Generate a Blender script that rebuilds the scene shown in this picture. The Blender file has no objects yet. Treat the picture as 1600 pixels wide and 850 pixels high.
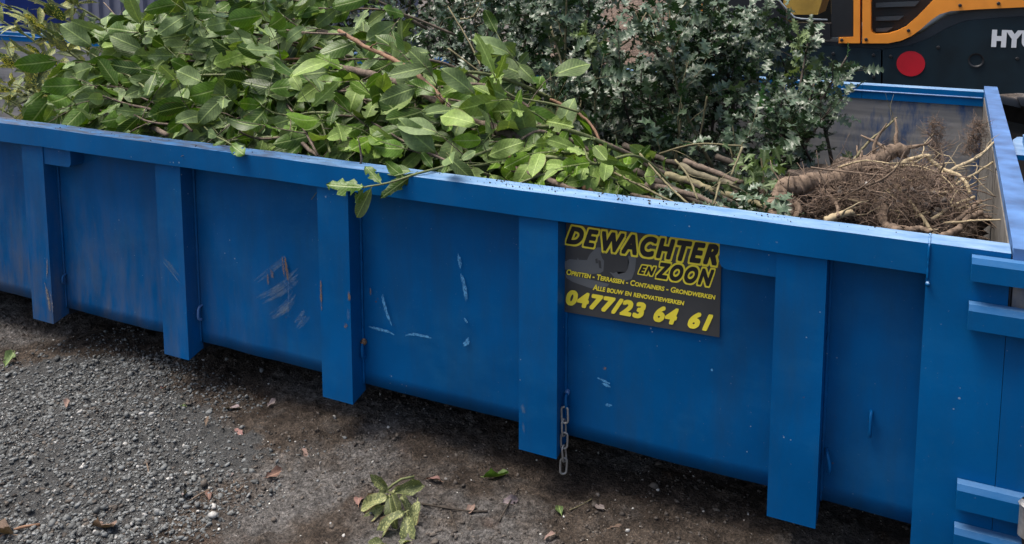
import bpy, bmesh, math, random
import numpy as np
from mathutils import Vector, Matrix, noise as mnoise

# ------------------------------------------------------------------ camera, sky, sun, exposure
SC = bpy.context.scene
COL = SC.collection
S = 0.68            # rib spacing in metres
Z0 = 0.12           # height of the rib feet above the ground
FPX, CX, CY = 1409.5, 802.0, 97.4
YAW, PITCH = 0.456, -0.125
CAM = np.array([4.515*S, -3.138*S, 2.042*S+Z0])
_f = np.array([-math.sin(YAW)*math.cos(PITCH), math.cos(YAW)*math.cos(PITCH), math.sin(PITCH)])
_r = np.array([math.cos(YAW), math.sin(YAW), 0.0])
_u = np.cross(_r, _f)
cam_d = bpy.data.cameras.new('camera')
cam = bpy.data.objects.new('camera', cam_d); COL.objects.link(cam)
cam.matrix_world = Matrix(((_r[0], _u[0], -_f[0], CAM[0]), (_r[1], _u[1], -_f[1], CAM[1]), (_r[2], _u[2], -_f[2], CAM[2]), (0, 0, 0, 1)))
cam_d.sensor_width = 36.0
cam_d.lens = FPX/1600*36
cam_d.shift_x = (800-CX)/1600
cam_d.shift_y = (CY-425)/1600
cam_d.clip_end = 500; cam_d.clip_start = 0.05
SC.camera = cam

SUN_EL, SUN_AZ = math.radians(70), math.radians(255)     # azimuth clockwise from +Y
w = bpy.data.worlds.new('World'); SC.world = w; w.use_nodes = True
nt = w.node_tree
bg = nt.nodes['Background']
sky = nt.nodes.new('ShaderNodeTexSky'); sky.sky_type = 'NISHITA'; sky.sun_disc = False
sky.sun_elevation = SUN_EL; sky.sun_rotation = SUN_AZ
sky.air_density = 1.0; sky.dust_density = 6.0; sky.ozone_density = 1.0
nt.links.new(sky.outputs[0], bg.inputs[0]); bg.inputs[1].default_value = 0.105
sun_d = bpy.data.lights.new('sun', 'SUN'); sun_d.energy = 2.1; sun_d.angle = math.radians(34); sun_d.color = (1, .96, .9)
sun = bpy.data.objects.new('sun', sun_d); COL.objects.link(sun)
_sd = Vector((math.sin(SUN_AZ)*math.cos(SUN_EL), math.cos(SUN_AZ)*math.cos(SUN_EL), math.sin(SUN_EL)))
sun.rotation_euler = _sd.to_track_quat('Z', 'Y').to_euler(); sun.location = (0, 0, 30)
vs = SC.view_settings
vs.view_transform = 'Standard'; vs.look = 'None'; vs.gamma = 1.0; vs.use_curve_mapping = False; vs.exposure = 1.0

random.seed(7); rng = np.random.default_rng(7)
def V3(p): return Vector((float(p[0]), float(p[1]), float(p[2])))
def _ray(u, v): return _f + _r*(u-CX)/FPX - _u*(v-CY)/FPX
def atY(u, v, Y): d = _ray(u, v); return CAM + d*(Y-CAM[1])/d[1]
def atZ(u, v, Z): d = _ray(u, v); return CAM + d*(Z-CAM[2])/d[2]
def U(a, b): return random.uniform(a, b)

# ------------------------------------------------------------------ object helpers
def thing(name, label, cat, loc=(0, 0, 0), group=None):
    o = bpy.data.objects.new(name, None); COL.objects.link(o); o.location = loc
    o.empty_display_size = .05
    return tag(o, label, cat, group)
def tag(o, label=None, cat=None, group=None, kind=None):
    if label: o['label'] = label
    if cat: o['category'] = cat
    if group: o['group'] = group
    if kind: o['kind'] = kind
    return o
def link(name, me, mat=None, parent=None, smooth=False):
    o = bpy.data.objects.new(name, me); COL.objects.link(o)
    if mat is not None and not me.materials: me.materials.append(mat)
    if parent is not None:
        o.parent = parent
        if isinstance(parent.get('_org'), type(None)): pass
    return o
def tri_mesh(name, V, F, UV=None, smooth=True):
    V = np.asarray(V, np.float32).reshape(-1, 3); F = np.asarray(F, np.int32).reshape(-1, 3)
    me = bpy.data.meshes.new(name)
    me.vertices.add(len(V)); me.vertices.foreach_set('co', V.ravel())
    me.loops.add(F.size); me.loops.foreach_set('vertex_index', F.ravel())
    me.polygons.add(len(F)); me.polygons.foreach_set('loop_start', np.arange(0, F.size, 3, dtype=np.int32))
    try: me.polygons.foreach_set('loop_total', np.full(len(F), 3, np.int32))
    except Exception: pass
    if smooth: me.polygons.foreach_set('use_smooth', np.ones(len(F), bool))
    if UV is not None:
        l = me.uv_layers.new(name='UVMap'); l.data.foreach_set('uv', np.asarray(UV, np.float32)[F.ravel()].ravel())
    me.update(calc_edges=True); me.validate()
    return me
class MB:
    """collects pieces of one part"""
    def __init__(s): s.v = []; s.f = []; s.n = 0
    def add(s, v, f):
        o = s.n; s.v.extend([tuple(map(float, p)) for p in v]); s.f.extend([tuple(i+o for i in q) for q in f]); s.n += len(v)
    def tube(s, pts, rad, sides=6, cap=True):
        pts = [V3(p) for p in pts]; n = len(pts)
        if not hasattr(rad, '__len__'): rad = [rad]*n
        vs, fs = [], []
        t0 = (pts[1]-pts[0]).normalized()
        a = t0.orthogonal().normalized()
        for i in range(n):
            t = (pts[min(i+1, n-1)]-pts[max(i-1, 0)])
            t = t.normalized() if t.length > 1e-9 else t0
            a = (a - t*a.dot(t)); a = a.normalized() if a.length > 1e-6 else t.orthogonal().normalized()
            b = t.cross(a)
            for k in range(sides):
                th = 2*math.pi*k/sides
                vs.append(pts[i] + (a*math.cos(th)+b*math.sin(th))*rad[i])
        for i in range(n-1):
            for k in range(sides):
                k2 = (k+1) % sides
                fs.append((i*sides+k, i*sides+k2, (i+1)*sides+k2, (i+1)*sides+k))
        if cap:
            fs.append(tuple(range(sides-1, -1, -1))); fs.append(tuple((n-1)*sides+k for k in range(sides)))
        s.add(vs, fs); return s
    def box(s, x0, x1, y0, y1, z0, z1):
        s.add([(x0, y0, z0), (x1, y0, z0), (x1, y1, z0), (x0, y1, z0), (x0, y0, z1), (x1, y0, z1), (x1, y1, z1), (x0, y1, z1)],
              [(0, 3, 2, 1), (4, 5, 6, 7), (0, 1, 5, 4), (1, 2, 6, 5), (2, 3, 7, 6), (3, 0, 4, 7)]); return s
    def mesh(s, name, smooth=False, bevel=0, seg=2, xcuts=None, deform=None):
        me = bpy.data.meshes.new(name)
        if bevel or xcuts is not None or deform:
            bm = bmesh.new()
            vv = [bm.verts.new(p) for p in s.v]
            for q in s.f:
                try: bm.faces.new([vv[i] for i in q])
                except ValueError: pass
            if bevel:
                ed = [e for e in bm.edges if len(e.link_faces) == 2 and e.calc_face_angle(0) > .5]
                bmesh.ops.bevel(bm, geom=ed, offset=bevel, segments=seg, affect='EDGES', profile=.5, clamp_overlap=True)
            if xcuts is not None:
                for c in xcuts:
                    bmesh.ops.bisect_plane(bm, geom=bm.verts[:]+bm.edges[:]+bm.faces[:], plane_co=(c, 0, 0), plane_no=(1, 0, 0))
            if deform:
                for v in bm.verts: v.co = deform(v.co)
            bm.to_mesh(me); bm.free()
            if bevel:
                for p in me.polygons: p.use_smooth = True
                try: me.set_sharp_from_angle(angle=math.radians(28))
                except Exception: pass
        else:
            me.from_pydata(s.v, [], s.f)
        if smooth:
            for p in me.polygons: p.use_smooth = True
        me.update(); return me
    def build(s, name, mat, parent=None, **k):
        return link(name, s.mesh(name, **k), mat, parent)
def prism(pts, y0, y1):
    """outline in (x,z), from y0 back to y1"""
    m = MB(); n = len(pts)
    ar = sum(pts[i][0]*pts[(i+1) % n][1]-pts[(i+1) % n][0]*pts[i][1] for i in range(n))
    if ar < 0: pts = pts[::-1]
    m.add([(p[0], y0, p[1]) for p in pts]+[(p[0], y1, p[1]) for p in pts],
          [tuple(range(n)), tuple(range(2*n-1, n-1, -1))]+[(i, i+n, (i+1) % n+n, (i+1) % n) for i in range(n)])
    return m
def pxz(uv, Y): return [(atY(u, v, Y)[0], atY(u, v, Y)[2]) for u, v in uv]
def crv(pts, n=12):
    """Catmull-Rom through points"""
    P = [Vector(p) for p in pts]; P = [P[0]*2-P[1]]+P+[P[-1]*2-P[-2]]; out = []
    for i in range(1, len(P)-2):
        for j in range(n):
            t = j/n; a, b, c, d = P[i-1:i+3]
            out.append(.5*((2*b)+(c-a)*t+(2*a-5*b+4*c-d)*t*t+(3*b-a-3*c+d)*t**3))
    out.append(P[-2]); return out

# ------------------------------------------------------------------ materials
class Mat:
    def __init__(s, name):
        s.m = bpy.data.materials.new(name); s.m.use_nodes = True; s.t = s.m.node_tree
        s.b = s.t.nodes['Principled BSDF']; s.out = s.t.nodes['Material Output']
    def n(s, typ, **k):
        x = s.t.nodes.new('ShaderNode'+typ)
        for a, b in k.items():
            if a.startswith('i_'):
                key = a[2:]; key = int(key) if key.isdigit() else key
                s.set(x.inputs[key], b)
            else: setattr(x, a, b)
        return x
    def set(s, inp, v):
        if isinstance(v, bpy.types.NodeSocket): s.t.links.new(v, inp)
        else: inp.default_value = v
    def P(s, **k):
        for a, b in k.items(): s.set(s.b.inputs[a.replace('_', ' ')], b)
        return s
    def pos(s): return s.n('NewGeometry').outputs['Position']
    def noise(s, vec, scale, detail=4, rough=.55, out=0, dist=0):
        x = s.n('TexNoise', i_Scale=scale, i_Detail=detail, i_Roughness=rough, i_Distortion=dist)
        if vec is not None: s.set(x.inputs['Vector'], vec)
        return x.outputs[out]
    def ramp(s, fac, stops, interp='LINEAR'):
        x = s.n('ValToRGB'); s.set(x.inputs[0], fac); cr = x.color_ramp; cr.interpolation = interp
        while len(cr.elements) < len(stops): cr.elements.new(.5)
        for e, (p, c) in zip(cr.elements, stops):
            e.position = p; e.color = (c, c, c, 1) if not hasattr(c, '__len__') else (*c, 1)[:4]
        return x.outputs[0]
    def mix(s, fac, a, b, mode='MIX'):
        x = s.n('Mix', data_type='RGBA', blend_type=mode)
        s.set(x.inputs[0], fac)
        for i, c in ((6, a), (7, b)):
            s.set(x.inputs[i], (*c, 1) if isinstance(c, tuple) and len(c) == 3 else c)
        return x.outputs[2]
    def math(s, op, a, b=0.0, clamp=False):
        x = s.n('Math', operation=op, use_clamp=clamp); s.set(x.inputs[0], a); s.set(x.inputs[1], b); return x.outputs[0]
    def map(s, vec, scale=(1, 1, 1), loc=(0, 0, 0), rot=(0, 0, 0)):
        x = s.n('Mapping', i_Vector=vec, i_Scale=scale, i_Location=loc, i_Rotation=rot); return x.outputs[0]
    def bump(s, h, strength=.3, dist=.01, normal=None):
        x = s.n('Bump', i_Strength=strength, i_Distance=dist, i_Height=h)
        if normal is not None: s.set(x.inputs['Normal'], normal)
        return x.outputs[0]

def paint_mat(name, blue, dirt=1.0, rough=.42, sky_sheen=0.0):
    m = Mat(name); p = m.pos()
    xyz = m.n('SeparateXYZ', i_0=p)
    X, Zc = xyz.outputs[0], xyz.outputs[2]
    big = m.noise(p, 2.2, 5)
    c = m.mix(m.ramp(big, [(.3, 0), (.7, 1)]), tuple(x*.80 for x in blue), tuple(x*1.16 for x in blue))
    fade = m.ramp(m.noise(m.map(p, (1.4, 1.4, 2.4), (5, 2, 8)), 3.0, 7, .68), [(.5, 0), (.72, 1)])
    c = m.mix(m.math('MULTIPLY', fade, .32*dirt), c, (.02, .15, .33))
    # dusty, rubbed areas: grow towards the left end, streaky downwards
    str_ = m.noise(m.map(p, (9, 9, 2.0)), 2.0, 6, .65)
    left = m.n('MapRange', i_Value=X, i_1=1.35, i_2=-.1, i_3=0.0, i_4=1.0).outputs[0]
    low = m.n('MapRange', i_Value=Zc, i_1=.66, i_2=.2, i_3=.15, i_4=1.0).outputs[0]
    d = m.math('MULTIPLY', m.ramp(str_, [(.40, 0), (.70, 1)]), m.math('MULTIPLY', left, low))
    d2 = m.math('MULTIPLY', m.ramp(m.noise(m.map(p, (30, 30, 5), (3, 1, 2)), 1.5, 6, .7), [(.60, 0), (.68, 1)]), m.math('ADD', m.math('MULTIPLY', m.math('MULTIPLY', left, low), .75), .035))
    d = m.math('MAXIMUM', d, d2)
    d = m.math('MULTIPLY', d, .75*dirt, True)
    c = m.mix(d, c, (.13, .125, .125))
    # dark grime film
    gr = m.ramp(m.noise(m.map(p, (6, 6, 1.2), (9, 4, 1)), 2.4, 6, .65), [(.42, 0), (.72, 1)])
    c = m.mix(m.math('MULTIPLY', gr, .3*dirt), c, (.02, .05, .09))
    # small chips and dry droplets
    vo = m.n('TexVoronoi', i_Vector=p, i_Scale=52.0, i_Randomness=1.0)
    chip = m.math('LESS_THAN', vo.outputs['Distance'], m.math('MULTIPLY', m.ramp(m.noise(p, 7, 3), [(.56, 0), (.76, .22)]), 1.0))
    c = m.mix(m.math('MULTIPLY', chip, .55), c, (.34, .42, .5))
    sp = m.ramp(m.noise(p, 120, 3, .6), [(.70, 0), (.76, 1)])
    c = m.mix(m.math('MULTIPLY', sp, .28), c, (.3, .36, .42))
    ru = m.math('MULTIPLY', m.ramp(m.noise(p, 26, 5, .7), [(.69, 0), (.74, 1)]), m.ramp(m.noise(p, 3.1, 2), [(.52, 0), (.62, 1)]))
    c = m.mix(m.math('MULTIPLY', ru, .8*dirt), c, (.12, .055, .03))
    if sky_sheen:      # sky sheen painted pale onto upward faces, mottled by scuffs; grime at left
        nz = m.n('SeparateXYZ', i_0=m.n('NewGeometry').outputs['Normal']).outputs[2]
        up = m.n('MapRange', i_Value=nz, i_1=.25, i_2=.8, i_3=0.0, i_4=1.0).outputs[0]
        sc = m.math('MULTIPLY', up, m.math('MULTIPLY', m.ramp(m.noise(m.map(p, (2, 6, 6)), 4, 6, .7), [(.3, .35), (.7, 1)]), sky_sheen))
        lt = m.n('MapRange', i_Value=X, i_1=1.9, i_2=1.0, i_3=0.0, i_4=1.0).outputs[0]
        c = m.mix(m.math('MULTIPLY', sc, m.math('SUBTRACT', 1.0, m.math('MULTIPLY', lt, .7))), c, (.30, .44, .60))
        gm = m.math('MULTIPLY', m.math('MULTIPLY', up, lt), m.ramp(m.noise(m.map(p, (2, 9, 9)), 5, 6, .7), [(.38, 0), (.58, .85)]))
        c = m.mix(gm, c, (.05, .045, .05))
    h = m.math('ADD', m.noise(p, 3.4, 2), m.math('MULTIPLY', m.noise(p, 90, 3), .05))
    nb = m.bump(h, .32, .016)
    m.P(Base_Color=c, Roughness=m.math('ADD', m.math('MULTIPLY', d, .5), m.math('ADD', m.math('MULTIPLY', big, .22), rough-.1)), Normal=nb, Specular_IOR_Level=.11)
    return m.m
BLUE = (.0, .090, .275)
M_blue = paint_mat('container_blue_paint', BLUE)
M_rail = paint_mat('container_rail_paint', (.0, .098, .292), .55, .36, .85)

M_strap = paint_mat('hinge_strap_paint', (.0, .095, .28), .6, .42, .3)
def worn_inner():
    m = Mat('scraped_inner_steel'); p = m.pos()
    n1 = m.noise(m.map(p, (1.1, 1.1, 2.2)), 1.7, 7, .65)
    n2 = m.noise(m.map(p, (.9, .9, 14)), 2.0, 5, .6)
    sx = m.n('SeparateXYZ', i_0=p)
    blue_r = m.n('MapRange', i_Value=sx.outputs[0], i_1=2.5, i_2=2.75, i_3=0.0, i_4=1.0).outputs[0]
    c = m.mix(m.ramp(n2, [(.35, 0), (.65, 1)]), (.15, .153, .157), (.26, .255, .25))
    c = m.mix(m.ramp(n1, [(.62, 0), (.70, .8)]), c, (.03, .06, .12))
    keep = m.math('MULTIPLY', blue_r, m.ramp(m.noise(m.map(p, (7, 7, 2.2)), 1.5, 5, .6), [(.46, 0), (.60, 1)]))
    c = m.mix(keep, c, (.004, .05, .16))
    c = m.mix(m.ramp(m.noise(p, 11, 5), [(.6, 0), (.72, .6)]), c, (.10, .075, .055))
    m.P(Base_Color=c, Roughness=.55, Normal=m.bump(m.noise(p, 22, 4), .3, .006)); return m.m
M_inner = worn_inner()
def simple(name, col, rough=.5, metal=0.0, var=.25, scale=30, bump=.2, spec=.5, bd=.003, col2=None):
    m = Mat(name); p = m.n('TexCoord').outputs['Object']
    n = m.noise(p, scale, 5)
    a, b = tuple(c*(1-var) for c in col), tuple(c*(1+var) for c in (col2 or col))
    m.P(Base_Color=m.mix(m.ramp(n, [(.3, 0), (.7, 1)]), a, b), Roughness=rough, Metallic=metal, Specular_IOR_Level=spec)
    if bump: m.P(Normal=m.bump(m.noise(p, scale*2, 4), bump, bd))
    return m.m
M_zinc = simple('galvanised_steel', (.36, .36, .35), .42, .6, .3, 60)
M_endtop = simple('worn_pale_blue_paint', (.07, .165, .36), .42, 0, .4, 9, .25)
M_grime = simple('grimy_inner_plate', (.13, .12, .105), .7, 0, .4, 14, .3)
M_underside = simple('dark_underframe', (.02, .03, .05), .7, 0, .4, 12)

def leaf_mat(name, front, back, vein, rough=.33, backrough=.55, spots=None, var=.35, trans=.25, ribs=11, coat=0.0, brown=.1, spec=.3):
    m = Mat(name)
    uv = m.n('UVMap').outputs[0]; sx = m.n('SeparateXYZ', i_0=uv); u, v = sx.outputs[0], sx.outputs[1]
    geo = m.n('NewGeometry'); bf = geo.outputs['Backfacing']
    isl = geo.outputs['Random Per Island']; oi = m.n('ObjectInfo').outputs['Random']
    rnd = m.math('FRACT', m.math('ADD', m.math('MULTIPLY', isl, 3.7), m.math('MULTIPLY', oi, 7.3)))
    rnd2 = m.math('FRACT', m.math('MULTIPLY', rnd, 17.31))
    dark = tuple(c*(1-var) for c in front); lite = (front[0]*(1+1.5*var), front[1]*(1+1.15*var), front[2]*(1+var*.4))
    f = m.mix(rnd, dark, lite)
    b = m.mix(rnd2, tuple(c*.6 for c in back), (back[0]*1.45, back[1]*1.35, back[2]*1.7))
    ax = m.math('ABSOLUTE', m.math('SUBTRACT', u, .5))
    mid = m.ramp(ax, [(.012, 1), (.05, 0)])
    # side veins leave the midrib at an angle
    ph = m.math('SUBTRACT', m.math('MULTIPLY', v, float(ribs)), m.math('MULTIPLY', ax, 5.0))
    sv = m.ramp(m.math('ABSOLUTE', m.math('SUBTRACT', m.math('FRACT', ph), .5)), [(.0, 1), (.12, 0)])
    vfac = m.math('MAXIMUM', m.math('MULTIPLY', mid, .9), m.math('MULTIPLY', sv, .34))
    f = m.mix(vfac, f, vein); b = m.mix(m.math('MULTIPLY', vfac, .9), b, tuple(min(1, c*1.35) for c in vein))
    tc = m.n('TexCoord').outputs['Object']
    if spots:
        off = m.n('CombineXYZ', i_0=m.math('MULTIPLY', rnd, 30.0), i_1=rnd2)
        uvv = m.n('VectorMath', operation='ADD', i_0=m.map(uv, (1.0, 2.3, 1)), i_1=off.outputs[0])
        vo = m.n('TexVoronoi', i_Vector=uvv.outputs[0], i_Scale=8.5)
        sp = m.math('LESS_THAN', vo.outputs['Distance'], m.math('MULTIPLY', m.math('ADD', rnd2, .35), .42))
        f = m.mix(sp, f, spots); b = m.mix(m.math('MULTIPLY', sp, .5), b, spots)
    # blotches: dull film, brown edges
    nb = m.noise(m.map(uv, (3, 6, 1)), 2.0, 5, .6)
    edge = m.ramp(m.math('ADD', ax, m.math('MULTIPLY', m.noise(uv, 9, 4), .2)), [(.52, 0), (.6, 1)])
    br = m.math('MULTIPLY', edge, m.math('GREATER_THAN', rnd2, 1-brown*2))
    f = m.mix(br, f, (.12, .075, .035)); b = m.mix(br, b, (.16, .11, .06))
    col = m.mix(bf, f, b)
    mot = m.ramp(nb, [(.35, .78), (.65, 1.15)])
    col = m.mix(1.0, col, mot, 'MULTIPLY')
    ro = m.math('ADD', m.math('MULTIPLY', bf, backrough-rough), m.math('ADD', rough-.06, m.math('MULTIPLY', nb, .14)))
    m.P(Base_Color=col, Roughness=ro, Specular_IOR_Level=spec)
    if coat: m.P(Coat_Weight=coat, Coat_Roughness=.2)
    m.P(Normal=m.bump(m.math('ADD', m.math('MULTIPLY', vfac, -1.0), m.math('MULTIPLY', nb, .7)), .28, .004))
    if trans:
        tr = m.n('BsdfTranslucent', i_Color=m.mix(1.0, col, (.95, 1.0, .35, 1), 'MULTIPLY'))
        ms = m.n('MixShader', i_0=trans, i_1=m.b.outputs[0], i_2=tr.outputs[0])
        m.t.links.new(ms.outputs[0], m.out.inputs[0])
    return m.m
M_laurel = leaf_mat('laurel_leaf', (.048, .112, .013), (.135, .21, .068), (.25, .33, .11), .34, .55, var=.55, trans=.2)
M_laurel_young = leaf_mat('young_laurel_leaf', (.10, .205, .012), (.17, .27, .05), (.3, .4, .12), .36, .5)
M_holly = leaf_mat('holly_leaf', (.014, .046, .016), (.05, .09, .038), (.035, .07, .03), .25, .5, trans=.1, ribs=6, coat=.42, var=.6, brown=.03, spec=.5)
M_holly_young = leaf_mat('young_holly_leaf', (.10, .18, .04), (.15, .22, .08), (.2, .26, .1), .3, .5, trans=.2, ribs=6)
M_aucuba = leaf_mat('spotted_laurel_leaf', (.035, .075, .014), (.10, .14, .05), (.2, .24, .08), .33, .5, spots=(.58, .52, .10), trans=.12)
M_ivy = leaf_mat('ivy_leaf', (.075, .13, .045), (.13, .18, .08), (.2, .26, .13), .4, .6, ribs=4)
M_hedge = leaf_mat('hedge_leaf', (.018, .038, .016), (.04, .06, .03), (.04, .06, .03), .35, .5, trans=.08)
M_bark = simple('grey_brown_bark', (.14, .108, .085), .8, 0, .45, 70, .6, .2)
M_bark_red = simple('reddish_peeled_bark', (.20, .115, .07), .7, 0, .4, 60, .5, .3)
M_bark_green = simple('green_twig_bark', (.13, .15, .06), .6, 0, .35, 60, .3, .3)
M_bark_dark = simple('dark_twig_bark', (.055, .045, .036), .8, 0, .45, 60, .5, .2)
M_bark_olive = simple('olive_stem_bark', (.17, .15, .085), .75, 0, .4, 50, .5, .25)
M_bark_pale = simple('pale_stem_bark', (.13, .115, .075), .75, 0, .45, 40, .6, .25)
M_root = simple('earthy_root', (.165, .122, .09), .9, 0, .5, 60, .45, .15)
M_root_pale = simple('pale_root_wood', (.36, .29, .18), .75, 0, .35, 50, .5, .25)
M_roothair = simple('fine_root', (.205, .15, .115), .9, 0, .5, 8, 0, .1)
M_soilball = simple('dry_root_soil', (.12, .095, .078), .95, 0, .5, 45, 1.0, .1, .02)
M_deadred = leaf_mat('reddish_dead_leaf', (.19, .09, .06), (.22, .13, .1), (.26, .16, .11), .7, .8, trans=.05, brown=.5)
M_deadbrown = leaf_mat('brown_dead_leaf', (.15, .1, .065), (.18, .13, .09), (.22, .16, .11), .7, .8, trans=.05, brown=.5)
M_deadgrey = leaf_mat('grey_dead_leaf', (.15, .13, .1), (.2, .17, .14), (.2, .18, .15), .8, .8, trans=.05)

# ------------------------------------------------------------------ the ground
GRAVEL = [atZ(u, v, 0)[:2] for u, v in [(-420, 640), (-60, 580), (110, 556), (205, 548), (270, 580), (350, 640), (418, 672), (452, 706), (395, 742), (330, 775), (270, 815), (215, 880), (120, 960), (-420, 1050)]]
GP = np.array(GRAVEL)
def poly_sd(x, y):
    """signed distance to the gravel patch, positive inside (vectorised)"""
    x = np.asarray(x, float); y = np.asarray(y, float); ins = np.zeros(x.shape, bool); dm = np.full(x.shape, 1e9)
    n = len(GP)
    for i in range(n):
        ax, ay = GP[i]; bx, by = GP[(i+1) % n]
        c = ((ay > y) != (by > y)) & (x < (bx-ax)*(y-ay)/((by-ay)+1e-12)+ax); ins ^= c
        t = np.clip(((x-ax)*(bx-ax)+(y-ay)*(by-ay))/((bx-ax)**2+(by-ay)**2), 0, 1)
        dm = np.minimum(dm, np.hypot(x-ax-t*(bx-ax), y-ay-t*(by-ay)))
    return np.where(ins, dm, -dm)
def ground_h(x, y):
    p = Vector((x, y, 0))
    h = .016*mnoise.noise(p*1.3)+.010*mnoise.noise(p*4.1)+.006*mnoise.noise(p*11)
    if -2.6 < x < 4.4 and -1.6 < y < .9:
        h += .0075*mnoise.noise(p*24)+.0055*mnoise.noise(p*55+Vector((3, 1, 0)))
        lump = mnoise.noise(p*36+Vector((7, 7, 2)))
        if lump > .15: h += (lump-.15)*.03
    return h
def make_ground():
    xs = np.concatenate([[-200, -90, -40, -20, -12], np.arange(-8, -2.4, .25), np.arange(-2.4, 4.2, .0135), np.arange(4.2, 9, .3), [12, 20, 40, 90, 200]])
    ys = np.concatenate([[-200, -90, -40, -20, -10, -6, -4], np.arange(-3, -1.45, .15), np.arange(-1.45, .6, .0135), np.arange(.6, 9, .3), [10, 12, 16, 22, 30, 40, 60, 100, 200]])
    nx, ny = len(xs), len(ys)
    X, Y = np.meshgrid(xs, ys)
    Zg = np.array([ground_h(a, b) for a, b in zip(X.ravel(), Y.ravel())])
    V = np.stack([X.ravel(), Y.ravel(), Zg], 1)
    i = (np.arange(ny-1)[:, None]*nx+np.arange(nx-1)[None, :]).ravel()
    F = np.concatenate([np.stack([i, i+1, i+nx+1], 1), np.stack([i, i+nx+1, i+nx], 1)])
    me = tri_mesh('ground', V, F)
    sd = poly_sd(X.ravel(), Y.ravel())
    a = me.attributes.new('gravel', 'FLOAT', 'POINT'); a.data.foreach_set('value', np.clip(sd/.08, -1, 1).astype(np.float32))
    m = Mat('soil'); p = m.pos()
    g = m.n('Attribute', attribute_name='gravel').outputs['Fac']
    n1, n2, n3 = m.noise(p, 1.9, 5), m.noise(p, 9, 6, .65), m.noise(p, 60, 5, .7)
    soil = m.mix(m.ramp(n2, [(.35, 0), (.65, 1)]), (.042, .031, .023), (.098, .077, .060))
    grey = m.mix(m.ramp(n3, [(.3, 0), (.7, 1)]), (.07, .066, .062), (.22, .21, .20))
    soil = m.mix(m.ramp(m.noise(m.map(p, loc=(4, 2, 0)), 2.6, 6, .6), [(.46, 0), (.60, .85)]), soil, grey)
    soil = m.mix(m.ramp(m.noise(p, 5.2, 5), [(.60, 0), (.70, .6)]), soil, (.07, .042, .028))
    soil = m.mix(1.0, soil, m.ramp(m.noise(p, 130, 4, .75), [(.36, .45), (.64, 1.75)]), 'MULTIPLY')
    soil = m.mix(1.0, soil, m.ramp(m.noise(p, 34, 5, .7), [(.36, .6), (.64, 1.5)]), 'MULTIPLY')
    grit = m.mix(m.ramp(n3, [(.3, 0), (.7, 1)]), (.055, .055, .054), (.13, .132, .13))
    gf = m.ramp(m.math('ADD', g, m.math('MULTIPLY', m.math('SUBTRACT', n2, .5), 2.4)), [(.35, 0), (.75, 1)])
    c = m.mix(gf, soil, grit)
    c = m.mix(m.ramp(m.noise(p, 150, 2, .5), [(.72, 0), (.78, .6)]), c, (.42, .4, .37))
    hb = m.math('ADD', m.math('MULTIPLY', n3, .8), m.math('MULTIPLY', m.noise(p, 190, 4, .7), .5))
    m.P(Base_Color=c, Roughness=m.math('ADD', .62, m.math('MULTIPLY', n1, .3)), Specular_IOR_Level=.25, Normal=m.bump(hb, 1.0, .03))
    o = link('ground', me, m.m); tag(o, 'dark trampled soil and grit in front of the blue container', kind='structure')
make_ground()

ICO_V = None
def ico():
    bm = bmesh.new(); bmesh.ops.create_icosphere(bm, subdivisions=1, radius=1)
    bm.verts.ensure_lookup_table()
    v = np.array([x.co[:] for x in bm.verts]); f = np.array([[a.index for a in q.verts] for q in bm.faces]); bm.free(); return v, f
ICO_V, ICO_F = ico()
def rand_rot(n):
    q = rng.normal(size=(n, 4)); q /= np.linalg.norm(q, axis=1)[:, None]; w_, x, y, z = q.T
    return np.stack([np.stack([1-2*(y*y+z*z), 2*(x*y-z*w_), 2*(x*z+y*w_)], 1), np.stack([2*(x*y+z*w_), 1-2*(x*x+z*z), 2*(y*z-x*w_)], 1), np.stack([2*(x*z-y*w_), 2*(y*z+x*w_), 1-2*(x*x+y*y)], 1)], 1)
def stones(name, P, size, mat, flat=.75, parent=None):
    n = len(P)
    base = ICO_V[None]*(1+.28*rng.normal(size=(n, len(ICO_V), 1)).clip(-1.4, 1.4))
    sc = size[:, None]*np.stack([rng.uniform(.7, 1.3, n), rng.uniform(.7, 1.2, n), rng.uniform(.5, .95, n)], 1)
    v = np.einsum('nij,nkj->nki', rand_rot(n), base*sc[:, None])
    v[..., 2] *= flat
    v += P[:, None]
    F = (ICO_F[None]+(np.arange(n)*len(ICO_V))[:, None, None]).reshape(-1, 3)
    return link(name, tri_mesh(name, v.reshape(-1, 3), F, smooth=False), mat, parent)
def stone_mat(name, lo, hi, pale=.06):
    m = Mat(name); r = m.n('NewGeometry').outputs['Random Per Island']
    c = m.ramp(r, [(0, lo), (.55, tuple((a+b)/2 for a, b in zip(lo, hi))), (1-pale, hi), (1-pale*.5, (.36, .36, .35)), (1, (.5, .49, .46))])
    p = m.pos(); c = m.mix(m.ramp(m.noise(p, 140, 3), [(.35, 0), (.7, .5)]), c, (.06, .052, .045))
    m.P(Base_Color=c, Roughness=.75, Specular_IOR_Level=.35); return m.m
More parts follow.
